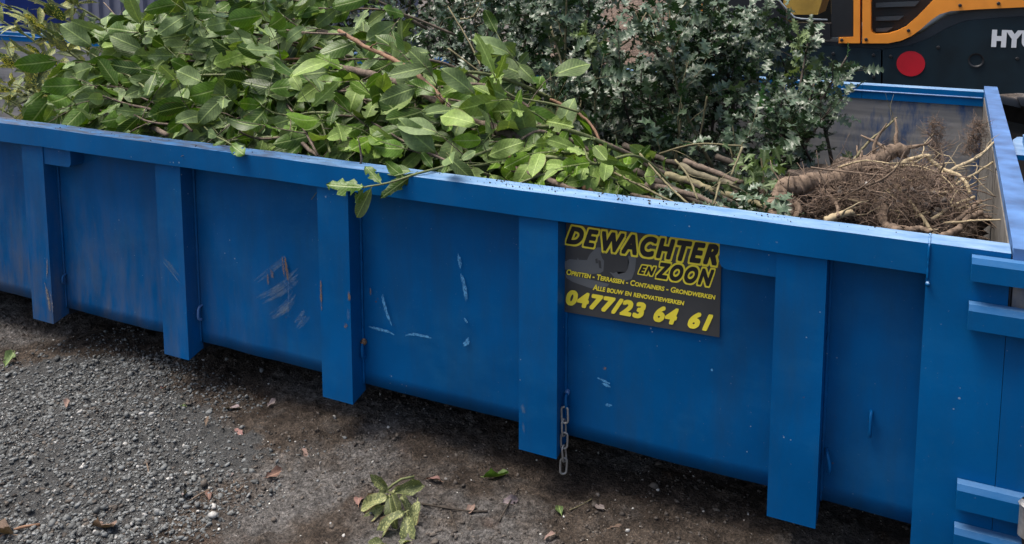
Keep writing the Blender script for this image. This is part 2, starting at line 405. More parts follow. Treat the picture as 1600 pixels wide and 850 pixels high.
def scatter_gravel():
    n = 140000
    x = rng.uniform(-1.6, 1.9, n); y = rng.uniform(-1.3, .35, n); sd = poly_sd(x, y)
    nz = np.array([mnoise.noise(Vector((a*3, b*3, 4))) for a, b in zip(x, y)])
    keep = rng.uniform(size=n) < np.clip(.5+(sd+nz*.20)/.22, 0.006, 1)*np.clip(.78+nz*.8, .15, 1)
    x, y = x[keep], y[keep]
    z = np.array([ground_h(a, b) for a, b in zip(x, y)])
    size = rng.gamma(3.0, .00115, len(x)).clip(.0014, .012)
    P = np.stack([x, y, z+size*.25], 1)
    o = stones('gravel', P, size, stone_mat('grey_gravel_stone', (.055, .06, .06), (.22, .235, .235), .05))
    tag(o, 'grey crushed gravel strewn over the soil left of the container', 'gravel', kind='stuff')
    # clods, pale grit and broken shell bits over the bare soil
    n = 64000; x = rng.uniform(-1.2, 3.5, n); y = rng.uniform(-1.1, .5, n)
    nz = np.array([mnoise.noise(Vector((a*2.2, b*2.2, 9))) for a, b in zip(x, y)])
    k = rng.uniform(size=n) < .45+nz*.9; x, y = x[k], y[k]
    z = np.array([ground_h(a, b) for a, b in zip(x, y)]); size = rng.gamma(1.6, .0015, len(x)).clip(.0008, .011)
    o = stones('soil_clod', np.stack([x, y, z+size*.15], 1), size, stone_mat('earth_clod', (.035, .028, .023), (.14, .12, .10), .02), .7)
    tag(o, 'loose dark clods of earth scattered over the trampled soil', 'soil', kind='stuff')
    n = 2600; x = rng.uniform(-.8, 3.4, n); y = rng.uniform(-1.0, .35, n)
    nz = np.array([mnoise.noise(Vector((a*3.2, b*3.2, 19))) for a, b in zip(x, y)])
    k = rng.uniform(size=n) < .35+nz*1.2; x, y = x[k], y[k]
    z = np.array([ground_h(a, b) for a, b in zip(x, y)]); size = rng.gamma(2.2, .0008, len(x)).clip(.0008, .006)
    o = stones('pale_grit', np.stack([x, y, z+size*.4], 1), size, simple('pale_grit_stone', (.55, .53, .48), .7, 0, .3, 40, 0), .7)
    tag(o, 'tiny pale specks of grit on the dark soil', 'grit', kind='stuff')
scatter_gravel()

# ------------------------------------------------------------------ blue container
XL, XR = -4.3, 3.205
H, H2, ZB, DEP, RW, WF = .867, .797, .1635, .059, .115, 2.43
cont = thing('waste_container', 'long open blue steel container filled with cut branches and roots', 'container', (0, 0, 0))
def wob(amp, sc, ax=1):
    def fn(co):
        p = Vector(co)*sc; d = amp*mnoise.noise(p)
        co = Vector(co); co[ax] += d; return co
    return fn
def wall_panel():
    xs = np.linspace(XL, 3.06, 165); zs = np.linspace(ZB, .82, 16)
    nx, nz = len(xs), len(zs)
    def y(x, z):
        edge = min(1, min(abs(((x/S) % 1)-.17), abs(((x/S) % 1)-1))*6)
        return DEP+edge*(.010*mnoise.noise(Vector((x*2.6, 0, z*3.2)))+.004*mnoise.noise(Vector((x*8, 3, z*9))))
    V = [(x, y(x, z), z) for z in zs for x in xs]+[(x, DEP+.012, z) for z in zs for x in xs]
    F = []
    for j in range(nz-1):
        for i in range(nx-1):
            a = j*nx+i; F += [(a, a+1, a+nx+1), (a, a+nx+1, a+nx)]; b = a+nx*nz; F += [(b, b+nx+1, b+1), (b, b+nx, b+nx+1)]
    for i in range(nx-1): F += [(i, i+nx*nz+1, i+1), (i, i+nx*nz, i+nx*nz+1)]
    link('side_panel', tri_mesh('side_panel', V, F), M_blue, cont)
wall_panel()
cuts = list(np.arange(XL+.1, 3.04, .12))
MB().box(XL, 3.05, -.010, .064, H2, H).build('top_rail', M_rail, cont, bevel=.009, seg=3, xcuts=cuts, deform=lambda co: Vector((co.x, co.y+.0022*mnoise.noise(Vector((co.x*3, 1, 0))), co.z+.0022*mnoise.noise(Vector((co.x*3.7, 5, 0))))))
for k in range(-6, 5):
    x = k*S
    m = prism([(0, Z0), (DEP+.008, Z0+.018), (DEP+.008, .80), (0, .80)], x, x+RW)      # outline in (y,z) swept along x
    m.v = [(b, a, c) for a, b, c in m.v]; m.f = [q[::-1] for q in m.f]
    m.build('rib', M_blue, cont, bevel=.008, seg=3, deform=lambda co, x=x: Vector((co.x+.0015*mnoise.noise(Vector((x, co.z*4, 2))), co.y+.0015*mnoise.noise(Vector((x, co.z*5, 0))), co.z)))
    MB().box(x+.01, x+RW-.012, DEP+.014, 2.43, Z0+.006, ZB-.002).build('cross_member', M_underside, cont)
    MB().tube([(x+RW+.003, DEP-.004, z) for z in np.linspace(ZB, .79, 60)], [U(.003, .0062) for _ in range(60)], 6).build('weld_seam', M_blue, cont, smooth=True)
# bracing plates under the rail
def plate(x0, x1, z0, z1, rnd):
    pts = [(x0, z1), (x0, z0)]+[(x1-rnd+rnd*math.sin(t), z0+rnd-rnd*math.cos(t)) for t in np.linspace(0, math.pi/2, 5)]+[(x1, z1)]
    return prism(pts, .004, DEP+.006)
plate(RW-.01, .258, .731, .799, .02).build('brace_plate', M_blue, cont, bevel=.004)
m = plate(0, .148, .731, .799, .02); m.v = [(2.72+.012-a, b, c) for a, b, c in m.v]; m.f = [q[::-1] for q in m.f]; m.build('brace_plate', M_blue, cont, bevel=.004)
# near corner post with the rail's end, weld, hinge straps
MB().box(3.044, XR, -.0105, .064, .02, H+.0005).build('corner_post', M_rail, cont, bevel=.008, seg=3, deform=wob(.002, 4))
wd = MB(); random.seed(3)
wp = [(3.047, -.0125, z) for z in np.linspace(.785, H-.004, 16)]+[(3.047, y, H+.001) for y in np.linspace(-.004, .06, 12)]
wd.tube(wp, [U(.0012, .0036) for _ in wp], 7); wd.build('weld_bead', M_rail, cont, smooth=True)
bd = MB().tube([(3.047, -.012, .78), (3.049, -.015, .775), (3.047, -.012, .77)], [.003, .006, .002], 7).build('weld_bead', M_rail, cont, smooth=True)
door = bpy.data.objects.new('door', None); COL.objects.link(door); door.parent = cont; door['label'] = 'blue end door with hinge straps'
def strap(z0, z1, x1):
    b = .012
    m = prism([(-.043, z0), (-.043, z1-b), (-.036, z1), (-.0125, z1), (-.0125, z0)], 3.131, x1)
    m.v = [(bb, a, c) for a, bb, c in m.v]; m.f = [q[::-1] for q in m.f]
    m.build('hinge_strap', M_strap, door, bevel=.004)
for z0, z1, x1 in ((.806, .856, 3.30), (.698, .752, 3.30), (.284, .34, 3.262), (.176, .236, 3.262)): strap(z0, z1, x1)
MB().box(3.213, 3.262, -.0, 2.47, .15, .845).build('door_panel', M_inner, door, bevel=.004)
MB().box(3.206, 3.262, -.012, -.002, .15, .69).build('door_stile', M_blue, door, bevel=.003)
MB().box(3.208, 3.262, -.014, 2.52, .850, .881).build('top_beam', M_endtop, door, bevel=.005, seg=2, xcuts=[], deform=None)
MB().box(3.206, 3.23, .93, 2.40, .18, .845).build('liner_plate', M_grime, door, bevel=.003)
MB().box(3.206, 3.23, .07, .90, .18, .845).build('liner_plate', M_grime, door, bevel=.003)
MB().box(3.262, 3.30, .0, 2.47, .3, .36).build('door_rail', M_blue, door, bevel=.004)
for z0 in (.262, .14):
    n = 16; m = MB(); m.tube([(3.272, -.040, z0), (3.272, -.040, z0+.066), (3.272, -.04, z0+.072), (3.272, -.04, z0+.078)], [.021, .021, .0235, .018], 18)
    m.build('hinge_barrel', M_zinc, door, bevel=.002)
# latch plate on the beam
lat = [(3.262, 1.05), (3.262, 1.18), (3.268, 1.3), (3.285, 1.36), (3.32, 1.38), (3.40, 1.38), (3.40, 1.05)]
m = prism(lat, .852, .868); m.v = [(a, c, b) for a, b, c in m.v]; m.f = [q[::-1] for q in m.f]; lp = m.build('latch_plate', M_rail, door, bevel=.003)
m = MB().box(3.295, 3.345, 1.16, 1.27, .8685, .895); m.build('latch_block', M_rail, lp, bevel=.004)
# floor, far side, far end
MB().box(XL, 3.205, DEP+.016, 2.43, ZB+.001, ZB+.013).build('floor_plate', M_inner, cont)
MB().box(XL, 3.205, WF, WF+.012, ZB, .80).build('far_panel', M_inner, cont)
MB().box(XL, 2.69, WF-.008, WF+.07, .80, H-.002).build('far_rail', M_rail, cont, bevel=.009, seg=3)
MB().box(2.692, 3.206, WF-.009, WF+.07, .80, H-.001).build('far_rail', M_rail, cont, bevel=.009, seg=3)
MB().tube([(XL, WF-.011, .838), (3.2, WF-.011, .838)], .004, 6).build('far_lip', M_endtop, cont)
MB().box(XL-.06, XL, -.01, 2.5, .15, H).build('end_panel', M_blue, cont, bevel=.006)
MB().box(XL, 3.2, .45, .57, -.01, Z0+.004).build('skid_rail', M_underside, cont, bevel=.004)
MB().box(XL, 3.2, 1.92, 2.04, -.01, Z0+.004).build('skid_rail', M_underside, cont, bevel=.004)
# wire hooks on the panel
def hook(x, z0, z1, out, mat, dx=0.0):
    pts = crv([(x, DEP+.004, z1), (x+dx*.4, DEP-out*.7, z1-.004), (x+dx, DEP-out, (z0+z1)/2), (x+dx, DEP-out*.9, z0+.006), (x+dx, DEP-out*.35, z0)], 5)
    MB().tube(pts, .0042, 8).build('tie_hook', mat, cont, smooth=True)
M_rusty = simple('rusty_hook', (.20, .12, .07), .8, 0, .5, 60)
hook(.124, .262, .298, .022, M_blue, .004); hook(.806, .25, .297, .024, M_endtop, .004); hook(1.484, .255, .308, .024, M_blue, .004)
hook(2.164, .25, .292, .03, M_blue, .006); hook(2.846, .247, .298, .028, M_blue, .012)
hook(2.943, .358, .418, .014, M_blue, .0)
MB().tube([(1.484, DEP-.006, .312), (1.486, DEP-.012, .304), (1.484, DEP-.006, .296)], [.006, .011, .006], 7).build('rust_spot', M_rusty, cont, smooth=True)
MB().tube([(2.164, DEP-.001, .296), (2.164, DEP-.008, .292), (2.166, DEP-.012, .286)], [.006, .008, .004], 7).build('weld_bead', M_endtop, cont, smooth=True)

# scratches: bare or rubbed paint, thin skins on the steel
def scratch(uv, wpx, mat, Y, jag=.5):
    m = MB(); P = [Vector(atY(u, v, Y)) for u, v in uv]; C = crv(P, 8)
    for st_ in range(max(2, int(wpx/2.2))):
        off = U(-.5, .5)*wpx/520; a0, a1 = U(0, .3), U(.7, 1); Q = C[int(a0*len(C)):max(int(a1*len(C)), int(a0*len(C))+4)]; vs_, fs = [], []
        for i, c in enumerate(Q):
            t = i/(len(Q)-1); d = (Q[min(i+1, len(Q)-1)]-Q[max(i-1, 0)]).normalized(); nrm = Vector((-d.z, 0, d.x))
            ww = min(wpx, 3.2+wpx*.16)/520*(.15+.85*math.sin(math.pi*min(1, t*.9+.05)))*U(1-jag, 1+jag*.5); cc = c+nrm*off*U(.85, 1.15)+Vector((0, -.00004*st_, 0))
            vs_ += [cc+nrm*ww*.5, cc-nrm*ww*.5]
        m.add(vs_, [(2*i, 2*i+2, 2*i+3, 2*i+1) for i in range(len(Q)-1)])
    return m.build('scratch', mat, cont)
def film_mat(name, col, a, sc=40):
    m = Mat(name); p = m.pos(); m.P(Base_Color=(*col, 1), Roughness=.6)
    m.P(Alpha=m.math('MULTIPLY', m.ramp(m.noise(m.map(p, (1, 1, 1), rot=(0, .7, 0)), sc, 5, .7), [(.35, .1), (.6, 1)]), a)); return m.m
M_scr_lb = film_mat('bright_blue_scratch', (.10, .36, .66), .95, 60)
M_scr_pale = film_mat('pale_rubbed_scratch', (.22, .28, .34), .2, 30)
M_scr_br = film_mat('brown_rust_scratch', (.20, .13, .09), .8, 50)
Yp = DEP-.0085
random.seed(11)
for uv, wd_ in (([(597, 449), (600, 470), (606, 492), (613, 511)], 5), ([(576, 508), (592, 512), (606, 516), (618, 522)], 7), ([(626, 523), (645, 521), (662, 524), (678, 527)], 5),
                ([(717, 396), (719, 410), (722, 425)], 5), ([(721, 424), (727, 450), (731, 478)], 7), ([(726, 496), (732, 505)], 4), ([(722, 542), (730, 536), (735, 528)], 10), ([(933, 592), (946, 598), (956, 603)], 6), ([(945, 632), (958, 634)], 6), ([(1112, 575), (1116, 580)], 4)):
    scratch(uv, wd_, M_scr_lb, Yp)
for uv, wd_ in (([(398, 441), (420, 424), (438, 410), (456, 394)], 10), ([(402, 470), (440, 450), (474, 421)], 18), ([(420, 496), (445, 480), (462, 454)], 18), ([(462, 510), (474, 496), (480, 488)], 16), ([(450, 420), (450, 470), (449, 503)], 3)):
    scratch(uv, wd_, M_scr_pale, Yp, .25)
for uv, wd_ in (([(442, 401), (444, 420), (447, 441)], 10), ([(416, 428), (417, 447)], 6), ([(424, 418), (426, 440)], 6), ([(942, 573), (950, 578)], 6), ([(580, 450), (580, 464)], 4)):
    scratch(uv, wd_, M_scr_br, Yp-.0006, .4)
for uv, wd_ in (([(501, 438), (502, 460), (504, 495)], 5), ([(545, 455), (545, 475)], 4), ([(538, 505), (543, 512)], 6)): scratch(uv, wd_, M_scr_br, -.0026)
for uv, wd_ in (([(544, 478), (544, 510)], 3), ([(255, 405), (268, 420), (284, 442)], 11), ([(814, 630), (816, 648)], 8), ([(818, 660), (820, 680)], 5)): scratch(uv, wd_, M_scr_pale, -.0026)
for uv, wd_ in (([(72, 400), (73, 420), (71, 440)], 3), ([(72, 440), (78, 470), (80, 492)], 10)): scratch(uv, wd_, film_mat('dull_bare_scratch', (.27, .24, .22), .7), -.0026)

# crumbs of soil on the rail top
n = 210
cl = rng.uniform(1.85, 2.75, 14)
x = np.concatenate([rng.choice(cl, n)+rng.normal(0, .03, n), rng.uniform(-1, 3.0, 160)]); y = rng.uniform(.004, .058, len(x))
P = np.stack([x, y, np.full(len(x), H+.002)], 1); sz = rng.gamma(2, .0006, len(x)).clip(.0004, .003)
tag(stones('soil_crumb', P, sz, simple('dark_crumb', (.03, .024, .02), .9, 0, .4, 50, 0)), 'dark crumbs of soil lying on top of the near rail', 'soil', kind='stuff')

# ------------------------------------------------------------------ sticker on the container
YS = DEP-.0095
Q0 = lambda cx, cy: (860+cx/4.25, 330+cy/4.25)
def quad(pts): return [Vector(atY(*Q0(*p), YS)) for p in pts]
def flat(name, mat, parent): pass
M_stk = simple('charcoal_sticker_film', (.052, .055, .057), .45, 0, .12, 8, .05)
M_yel = simple('yellow_print', (.95, .80, .06), .45, 0, .12, 6, 0)
M_blk = simple('black_print', (.012, .012, .013), .5, 0, .1, 6, 0)
M_gry = simple('grey_print', (.13, .14, .145), .45, 0, .1, 6, 0)
st_q = [Vector(atY(u, v, YS)) for u, v in ((884.5, 348), (1127.5, 383), (1124, 527), (881.5, 487))]
m = MB(); back = [p+Vector((0, .0018, 0)) for p in st_q]
m.add(st_q+back, [(3, 2, 1, 0), (4, 5, 6, 7), (0, 1, 5, 4), (1, 2, 6, 5), (2, 3, 7, 6), (3, 0, 4, 7)])
stk = m.build('sticker', M_stk, cont); stk['label'] = 'charcoal advertising sticker with yellow lettering and phone number'
def text_mesh(body, offset=0.0, shear=.18, small=None, space=1.0):
    c = bpy.data.curves.new('lettering', 'FONT'); c.body = body; c.offset = offset; c.shear = shear; c.space_character = space
    c.resolution_u = 6; c.fill_mode = 'FRONT'
    if small:
        c.small_caps_scale = small
        for i, ch in enumerate(body):
            if ch.islower(): c.body_format[i].use_small_caps = True
    o = bpy.data.objects.new('tmp_text', c); COL.objects.link(o); bpy.context.view_layer.update()
    me = bpy.data.meshes.new_from_object(o.evaluated_get(bpy.context.evaluated_depsgraph_get()))
    bpy.data.objects.remove(o); bpy.data.curves.remove(c); return me
def lettering(body, q, mat, bold=.03, lift=.0, ref=None, n=8, **k):
    """print: the glyph outlines thickened by laying copies round them"""
    me0 = text_mesh(body, 0.0, **k); co = np.array([v.co[:] for v in me0.vertices]); polys = [tuple(p.vertices) for p in me0.polygons]
    r = co if ref is None else ref
    lo, hi = r.min(0)-[.05, .05, 0], r.max(0)+[.05, .05, 0]
    tl, tr, br, bl = quad(q); m = MB()
    for i in range(n+1):
        dx, dy = (0, 0) if i == n else (bold*max(-1, min(1, 1.35*math.cos(2*math.pi*(i+.5)/n))), bold*max(-1, min(1, 1.35*math.sin(2*math.pi*(i+.5)/n)))); vs_ = []
        for c in co:
            a = (c[0]+dx-lo[0])/(hi[0]-lo[0]); b = (c[1]+dy-lo[1])/(hi[1]-lo[1])
            p = (bl*(1-a)+br*a)*(1-b)+(tl*(1-a)+tr*a)*b
            vs_.append(p+Vector((0, -.0006-lift-.00003*i, 0)))
        m.add(vs_, polys)
    m.build('lettering', mat, stk); return co
QD = dict(DE=[(128, 97), (322, 128), (302, 243), (104, 212)], WACHTER=[(345, 130), (1128, 222), (1104, 362), (333, 262)], EN=[(602, 358), (700, 370), (684, 428), (586, 412)], ZOON=[(718, 335), (1090, 388), (1066, 500), (700, 442)])
for wd_, q in QD.items():
    ref = lettering(wd_, q, M_blk, .055, .0008, space=1.26)
    lettering(wd_, q, M_yel, .135 if wd_ != 'EN' else .17, .0, ref=ref, n=16, space=1.26)
lettering('Opritten - Terrassen - Containers - Grondwerken', [(110, 381), (1100, 548), (1096, 588), (106, 421)], M_yel, .03, .0012, shear=.1, small=.78)
lettering('Alle bouw en renovatiewerken', [(286, 482), (893, 588), (889, 626), (282, 522)], M_yel, .03, .0012, shear=.1, small=.78)
PQ = [np.array(q, float) for q in ((112, 517), (1098, 690), (1066, 800), (102, 618))]
for body, a, b in (('0477/23', 0, .535), ('64', .60, .755), ('61', .835, .985)):
    lettering(body, [tuple(PQ[i]*(1-t)+PQ[j]*t) for i, j, t in ((0, 1, a), (0, 1, b), (3, 2, b), (3, 2, a))], M_yel, .058, .0012, shear=.15, space=1.16)
def print_poly(pts, mat, lift=.0002):
    P = [Vector(atY(*Q0(*p), YS))+Vector((0, -lift-.0003, 0)) for p in pts]
    m = MB(); n = len(P); bm = bmesh.new(); vv = [bm.verts.new(p) for p in P]; bm.faces.new(vv)
    bmesh.ops.triangulate(bm, faces=bm.faces[:]); me = bpy.data.meshes.new('printed_machine'); bm.to_mesh(me); bm.free()
    link('printed_machine', me, mat, stk)
print_poly([(95, 335), (128, 318), (178, 322), (182, 308), (190, 322), (243, 324), (262, 285), (285, 262), (312, 238), (332, 250), (330, 275), (345, 312), (357, 330), (352, 398), (330, 412), (250, 418), (96, 385)], M_gry)
print_poly([(98, 415), (140, 425), (260, 452), (360, 475), (392, 482), (380, 498), (330, 515), (270, 512), (150, 470), (105, 442)], M_gry)
print_poly([(516, 298), (560, 292), (570, 315), (562, 395), (540, 450), (500, 462), (430, 445), (392, 402), (420, 412), (440, 402), (452, 418), (500, 405), (515, 380), (522, 340)], M_gry)
print_poly([(285, 275), (312, 240), (345, 240), (330, 300)], M_gry, .0003)
for q in ([(298, 318), (312, 312), (318, 345), (302, 345)], [(318, 322), (336, 330), (340, 380), (324, 376)]): print_poly(q, M_stk, .0005)

# ------------------------------------------------------------------ chain
def chain():
    X, top, Yc = 2.1665, .262, DEP-.032
    t = thing('chain', 'short galvanised chain hanging from the hook beside the fourth rib', 'chain', (X, Yc, .07))
    pitch, L, Wd, r = .0375, .0232, .0090, .0031
    me = []
    for rot in (0, 1):
        pts = []
        for i in range(25):
            a = 2*math.pi*i/24
            x, z = Wd*math.cos(a), (L-Wd)*(1 if math.sin(a) > 0 else -1)+Wd*math.sin(a)
            if abs(math.sin(a)) < 1e-6: z = 0
            pts.append((x, 0, z) if not rot else (0.25*x, x, z))
        m = MB(); m.tube(pts, r, 8, cap=False); me.append(m.mesh('link', smooth=True)); me[-1].materials.append(M_zinc)
    for i in range(5):
        o = link('link', me[i % 2], None, t); o.location = (U(-.0015, .0015), 0, top-L-i*pitch-.07); o.rotation_euler = (U(-.06, .06), U(-.08, .08), U(-.3, .3)+.3)
chain()

# ------------------------------------------------------------------ leaves
def grid_leaf(seed, wid, nx=4, ny=9, fold=.25, curl=.25, wave=.05, tear=0.0, twist=.2, exp=.9, tooth=0.0, pet=.1, rnd=.78):
    r = random.Random(seed); V, UV, F = [], [], []
    for j in range(ny+1):
        t = j/ny
        w_ = wid*.5*(math.sin(math.pi*min(1, max(0, t))**exp)**rnd if 0 < t < 1 else 0.02)
        if tooth and j % 2 and .35 < t < .95: w_ *= 1+tooth
        for i in range(nx+1):
            s = (i/nx)*2-1
            jag = 1-(r.random()*tear if abs(s) == 1 and r.random() < .5 else 0)
            x = t; y = s*w_*jag
            z = fold*abs(y)-curl*t*t*.5+wave*math.sin(t*9+seed+s)*abs(s)*wid
            a = twist*t*s; V.append((x, y, z+a*w_)); UV.append((.5+.5*s*max(.15, w_/(wid*.5)), t))
    for j in range(ny):
        for i in range(nx):
            if tear and r.random() < tear*.22 and (i in (0, nx-1) or j > ny*.6): continue
            a = j*(nx+1)+i; F += [(a, a+nx+1, a+nx+2), (a, a+nx+2, a+1)]
    # leaf stalk
    b = len(V); V += [(-pet, -.008, .0), (-pet, .008, .0), (.02, .012, -.004), (.02, -.012, -.004), (-pet, 0, .014), (.03, 0, .01)]; UV += [(.5, .5)]*6
    F += [(b, b+3, b+5), (b, b+5, b+4), (b+1, b+4, b+5), (b+1, b+5, b+2)]
    F = [(a, c, d) for a, d, c in F]
    return np.array(V), np.array(F), np.array(UV)
def holly_leaf(seed):
    r = random.Random(seed); V, UV = [(-.07, 0, 0)], [(.5, 0)]; n = 10
    for j in range(n+1):
        t = j/n; env = math.sin(math.pi*t**.9)**.6 if 0 < t < 1 else .0
        sp = (j % 2 == 1)
        for s in (-1, 0, 1):
            if s == 0: V.append((t, 0, -.18*t*t)); UV.append((.5, t))
            else:
                w_ = (.34 if sp else .115)*env*r.uniform(.9, 1.1)+.004
                V.append((t+(.05 if sp else 0), s*w_, -.18*t*t+.22*w_+(.11 if (sp and (j//2+(s > 0)) % 2) else (-.06 if sp else .02))*env)); UV.append((.5+.5*s*.9, t))
    V.append((1.1, 0, -.24)); UV.append((.5, 1)); F = [(0, 3, 2), (0, 2, 1)]
    for j in range(n):
        a = 1+3*j
        F += [(a, a+1, a+4), (a, a+4, a+3), (a+1, a+2, a+5), (a+1, a+5, a+4)]
    e = 1+3*n; F += [(e, e+1, e+3), (e+1, e+2, e+3)]
    return np.array(V), np.array(F), np.array(UV)
def ivy_leaf(seed):
    r = random.Random(seed); ang = [-170, -120, -80, -45, -22, 0, 22, 45, 80, 120, 170]; rad = [.18, .5, .32, .72, .45, 1, .45, .72, .32, .5, .18]
    V = [(.2, 0, 0)]+[(.2+math.cos(math.radians(a))*q*.8, math.sin(math.radians(a))*q*.75, -.12*q*q+r.uniform(-.04, .04)) for a, q in zip(ang, rad)]
    UV = [(.5, .2)]+[(.5+.4*v[1], v[0]) for v in V[1:]]
    F = [(0, i, i+1) for i in range(1, len(ang))]
    return np.array(V), np.array(F), np.array(UV)
def variants(fn, n, name, mat):
    out = []
    for i in range(n):
        v, f, uv = fn(i); me = tri_mesh(name, v, f, uv); me.materials.append(mat); out.append((me, v, f, uv))
    return out
lf = lambda i: grid_leaf(i, [.46, .52, .43, .49, .54, .47][i % 6], fold=[.2, .08, .3, .05, .15, .25][i % 6], curl=[.25, .6, .1, .45, -.2, .8][i % 6], exp=1.12, rnd=.62, wave=[.05, .1, .04, .14, .08, .05][i % 6], tear=0 if i % 4 else .55, twist=[.2, -.3, .4, 0, -.1, .3][i % 6])
LAUREL = variants(lf, 12, 'laurel_leaf', M_laurel)
LAUREL_Y = variants(lf, 6, 'young_laurel_leaf', M_laurel_young)
HOLLY = variants(holly_leaf, 8, 'holly_leaf', M_holly)
HOLLY_Y = variants(holly_leaf, 3, 'young_holly_leaf', M_holly_young)
AUCUBA = variants(lambda i: grid_leaf(i+40, [.30, .34, .27, .36][i % 4], fold=[.3, .5, .2, .4][i % 4], curl=[.5, .2, .7, -.1][i % 4], tooth=.22, exp=.85, tear=0), 6, 'spotted_leaf', M_aucuba)
IVY = variants(ivy_leaf, 4, 'ivy_leaf', M_ivy)

def frame(d, n):
    d = d.normalized(); n = n-d*n.dot(d)
    n = n.normalized() if n.length > 1e-4 else d.orthogonal().normalized()
    y = n.cross(d); return Matrix(((d.x, y.x, n.x, 0), (d.y, y.y, n.y, 0), (d.z, y.z, n.z, 0), (0, 0, 0, 1)))
def put_leaf(var, parent, org, pos, d, n, L, name='leaf', wsc=1.0):
    o = bpy.data.objects.new(name, var[0]); COL.objects.link(o); o.parent = parent
    M = frame(d, n); o.matrix_basis = Matrix.Translation(pos-org) @ M @ Matrix.Diagonal((L, L*wsc, L, 1)); return o
def join_leaves(name, items, mat, parent=None, org=Vector((0, 0, 0))):
    Vs, Fs, Us, k = [], [], [], 0
    for var, pos, d, n, L in items:
        M = np.array(frame(d, n))[:3, :3]*L; v = var[1] @ M.T + np.array(pos-org)
        Vs.append(v); Fs.append(var[2]+k); Us.append(var[3]); k += len(v)
    return link(name, tri_mesh(name, np.concatenate(Vs), np.concatenate(Fs), np.concatenate(Us)), mat, parent)
def rv(s=1.0): return Vector((random.gauss(0, s), random.gauss(0, s), random.gauss(0, s)))
CAMV = Vector(CAM)
UP = Vector((0, 0, 1))

def branch(name, label, cat, path, r0, r1, leaves, mats, nleaf, L, side=3, sidelen=.22, group=None, leafmax=300, start=.3, flip=.3, upb=.6, camb=.5, droop=.25, over=False, lname='leaf', stemname='stem', spread=1.0, keepobj=None, wsc=1.0):
    """a cut branch: woody stem, side twigs and leaves as parts"""
    org = Vector(path[0]); t = thing(name, label, cat, org, group)
    P = crv(path, 6); n = len(P)
    m = MB(); m.tube([p-org for p in P], [r0+(r1-r0)*(i/(n-1)) for i in range(n)], 6)
    lines = [P[int(n*start):]]
    for k in range(side):
        i = int(n*U(start*.8, .92)); d = (P[min(i+1, n-1)]-P[max(i-1, 0)]).normalized()
        dv = (d*.7+rv(.55*spread)+UP*.15); dv.normalize(); ln = sidelen*U(.6, 1.25)
        q = [P[i]]; v = dv.copy()
        for s_ in range(4): v = (v+rv(.12)-UP*.06).normalized(); q.append(q[-1]+v*ln/4)
        rr = max(r1, (r0+(r1-r0)*(i/(n-1)))*.55); m.tube([p-org for p in q], [rr*(1-.15*a)*.8 for a in range(5)], 5)
        lines.append(q)
    m.build(stemname, mats, t, smooth=True)
    tot = sum(sum((l[i+1]-l[i]).length for i in range(len(l)-1)) for l in lines); out = []
    for l in lines:
        ln = sum((l[i+1]-l[i]).length for i in range(len(l)-1)); c = max(3, int(nleaf*ln/tot)); alt = 1
        for j in range(c):
            f = (j+.5)/c*(len(l)-1); i = min(int(f), len(l)-2); p = l[i].lerp(l[i+1], f-i); d = (l[i+1]-l[i]).normalized()
            sd = d.cross(UP+rv(.35)); sd = sd.normalized() if sd.length > .01 else rv().normalized(); alt = -alt
            lastk = j == c-1
            dd = (d*(1.4 if lastk else .65)+sd*alt*(0.2 if lastk else .85)+UP*U(-.1, .45)-UP*droop+rv(.22))
            nn = UP*upb+(CAMV-p).normalized()*camb+rv(.5)
            if random.random() < flip: nn = -nn
            e = p+dd.normalized()*L*1.3
            if not over and ((e.z < .90 and e.y < .045) or (min(e.z, p.z) < .86 and min(e.y, p.y) < .10)): continue
            out.append((random.choice(leaves), p, dd, nn, L*U(.65, 1.2)))
    if len(out) > leafmax:
        out.sort(key=lambda q: (q[1]-CAMV).length-.6*q[4]); near, far = out[:leafmax], out[leafmax:]
        o = join_leaves('foliage', far, far[0][0][0].materials[0], t, org); o['kind'] = 'stuff'
    else: near = out
    for var, p, dd, nn, LL in near: put_leaf(var, t, org, p, dd, nn, LL, lname, wsc)
    return t

# ---------------- laurel heap (left and middle)
def rail_v(u): return 190+.1265*u
TOPV = [(60, 175), (90, 140), (120, 95), (150, 40), (180, 5), (300, -8), (400, -25), (490, -20), (540, 18), (600, 70), (660, 110), (700, 140), (780, 180), (860, 222), (940, 258), (1000, 290), (1040, 315)]
def topv(u): return float(np.interp(u, [a for a, b in TOPV], [b for a, b in TOPV]))
def heap_pt(u, v):
    vr = rail_v(u); k = (vr-v)
    Y = .13+k/235*.72
    return Vector(atY(u, v, Y))
COLS = [(-500, 'left of the first rib'), (30, 'over the first rib'), (100, 'left of the second rib'), (215, 'over the second rib'), (315, 'right of the second rib'), (405, 'left of the third rib'), (485, 'over the third rib'), (560, 'right of the third rib'), (690, 'left of the fourth rib'), (800, 'over the fourth rib'), (885, 'over the left half of the sticker'), (1005, 'over the right half of the sticker'), (1128, 'left of the fifth rib'), (1205, 'over the fifth rib'), (1300, 'right of the fifth rib')]
TALLY = {}
ORD = ['topmost', 'second', 'third', 'fourth', 'fifth', 'sixth', 'seventh', 'eighth', 'ninth', 'tenth', 'eleventh', 'twelfth', 'thirteenth', 'fourteenth', 'fifteenth', 'sixteenth', 'seventeenth', 'eighteenth', 'nineteenth', 'twentieth']
def place_label(what, u, v):
    c = [t for a, t in COLS if u >= a][-1]; k = TALLY.get((what, c), 0); TALLY[(what, c)] = k+1
    return (ORD[k]+' ' if k == 0 else ORD[k]+' from top ')+what+' '+c
random.seed(21)
G_L = 'laurel branches heaped in the container'
LBL = 'leafy green laurel branch lying in the heap behind the near rail'
cnt = 0
us = []
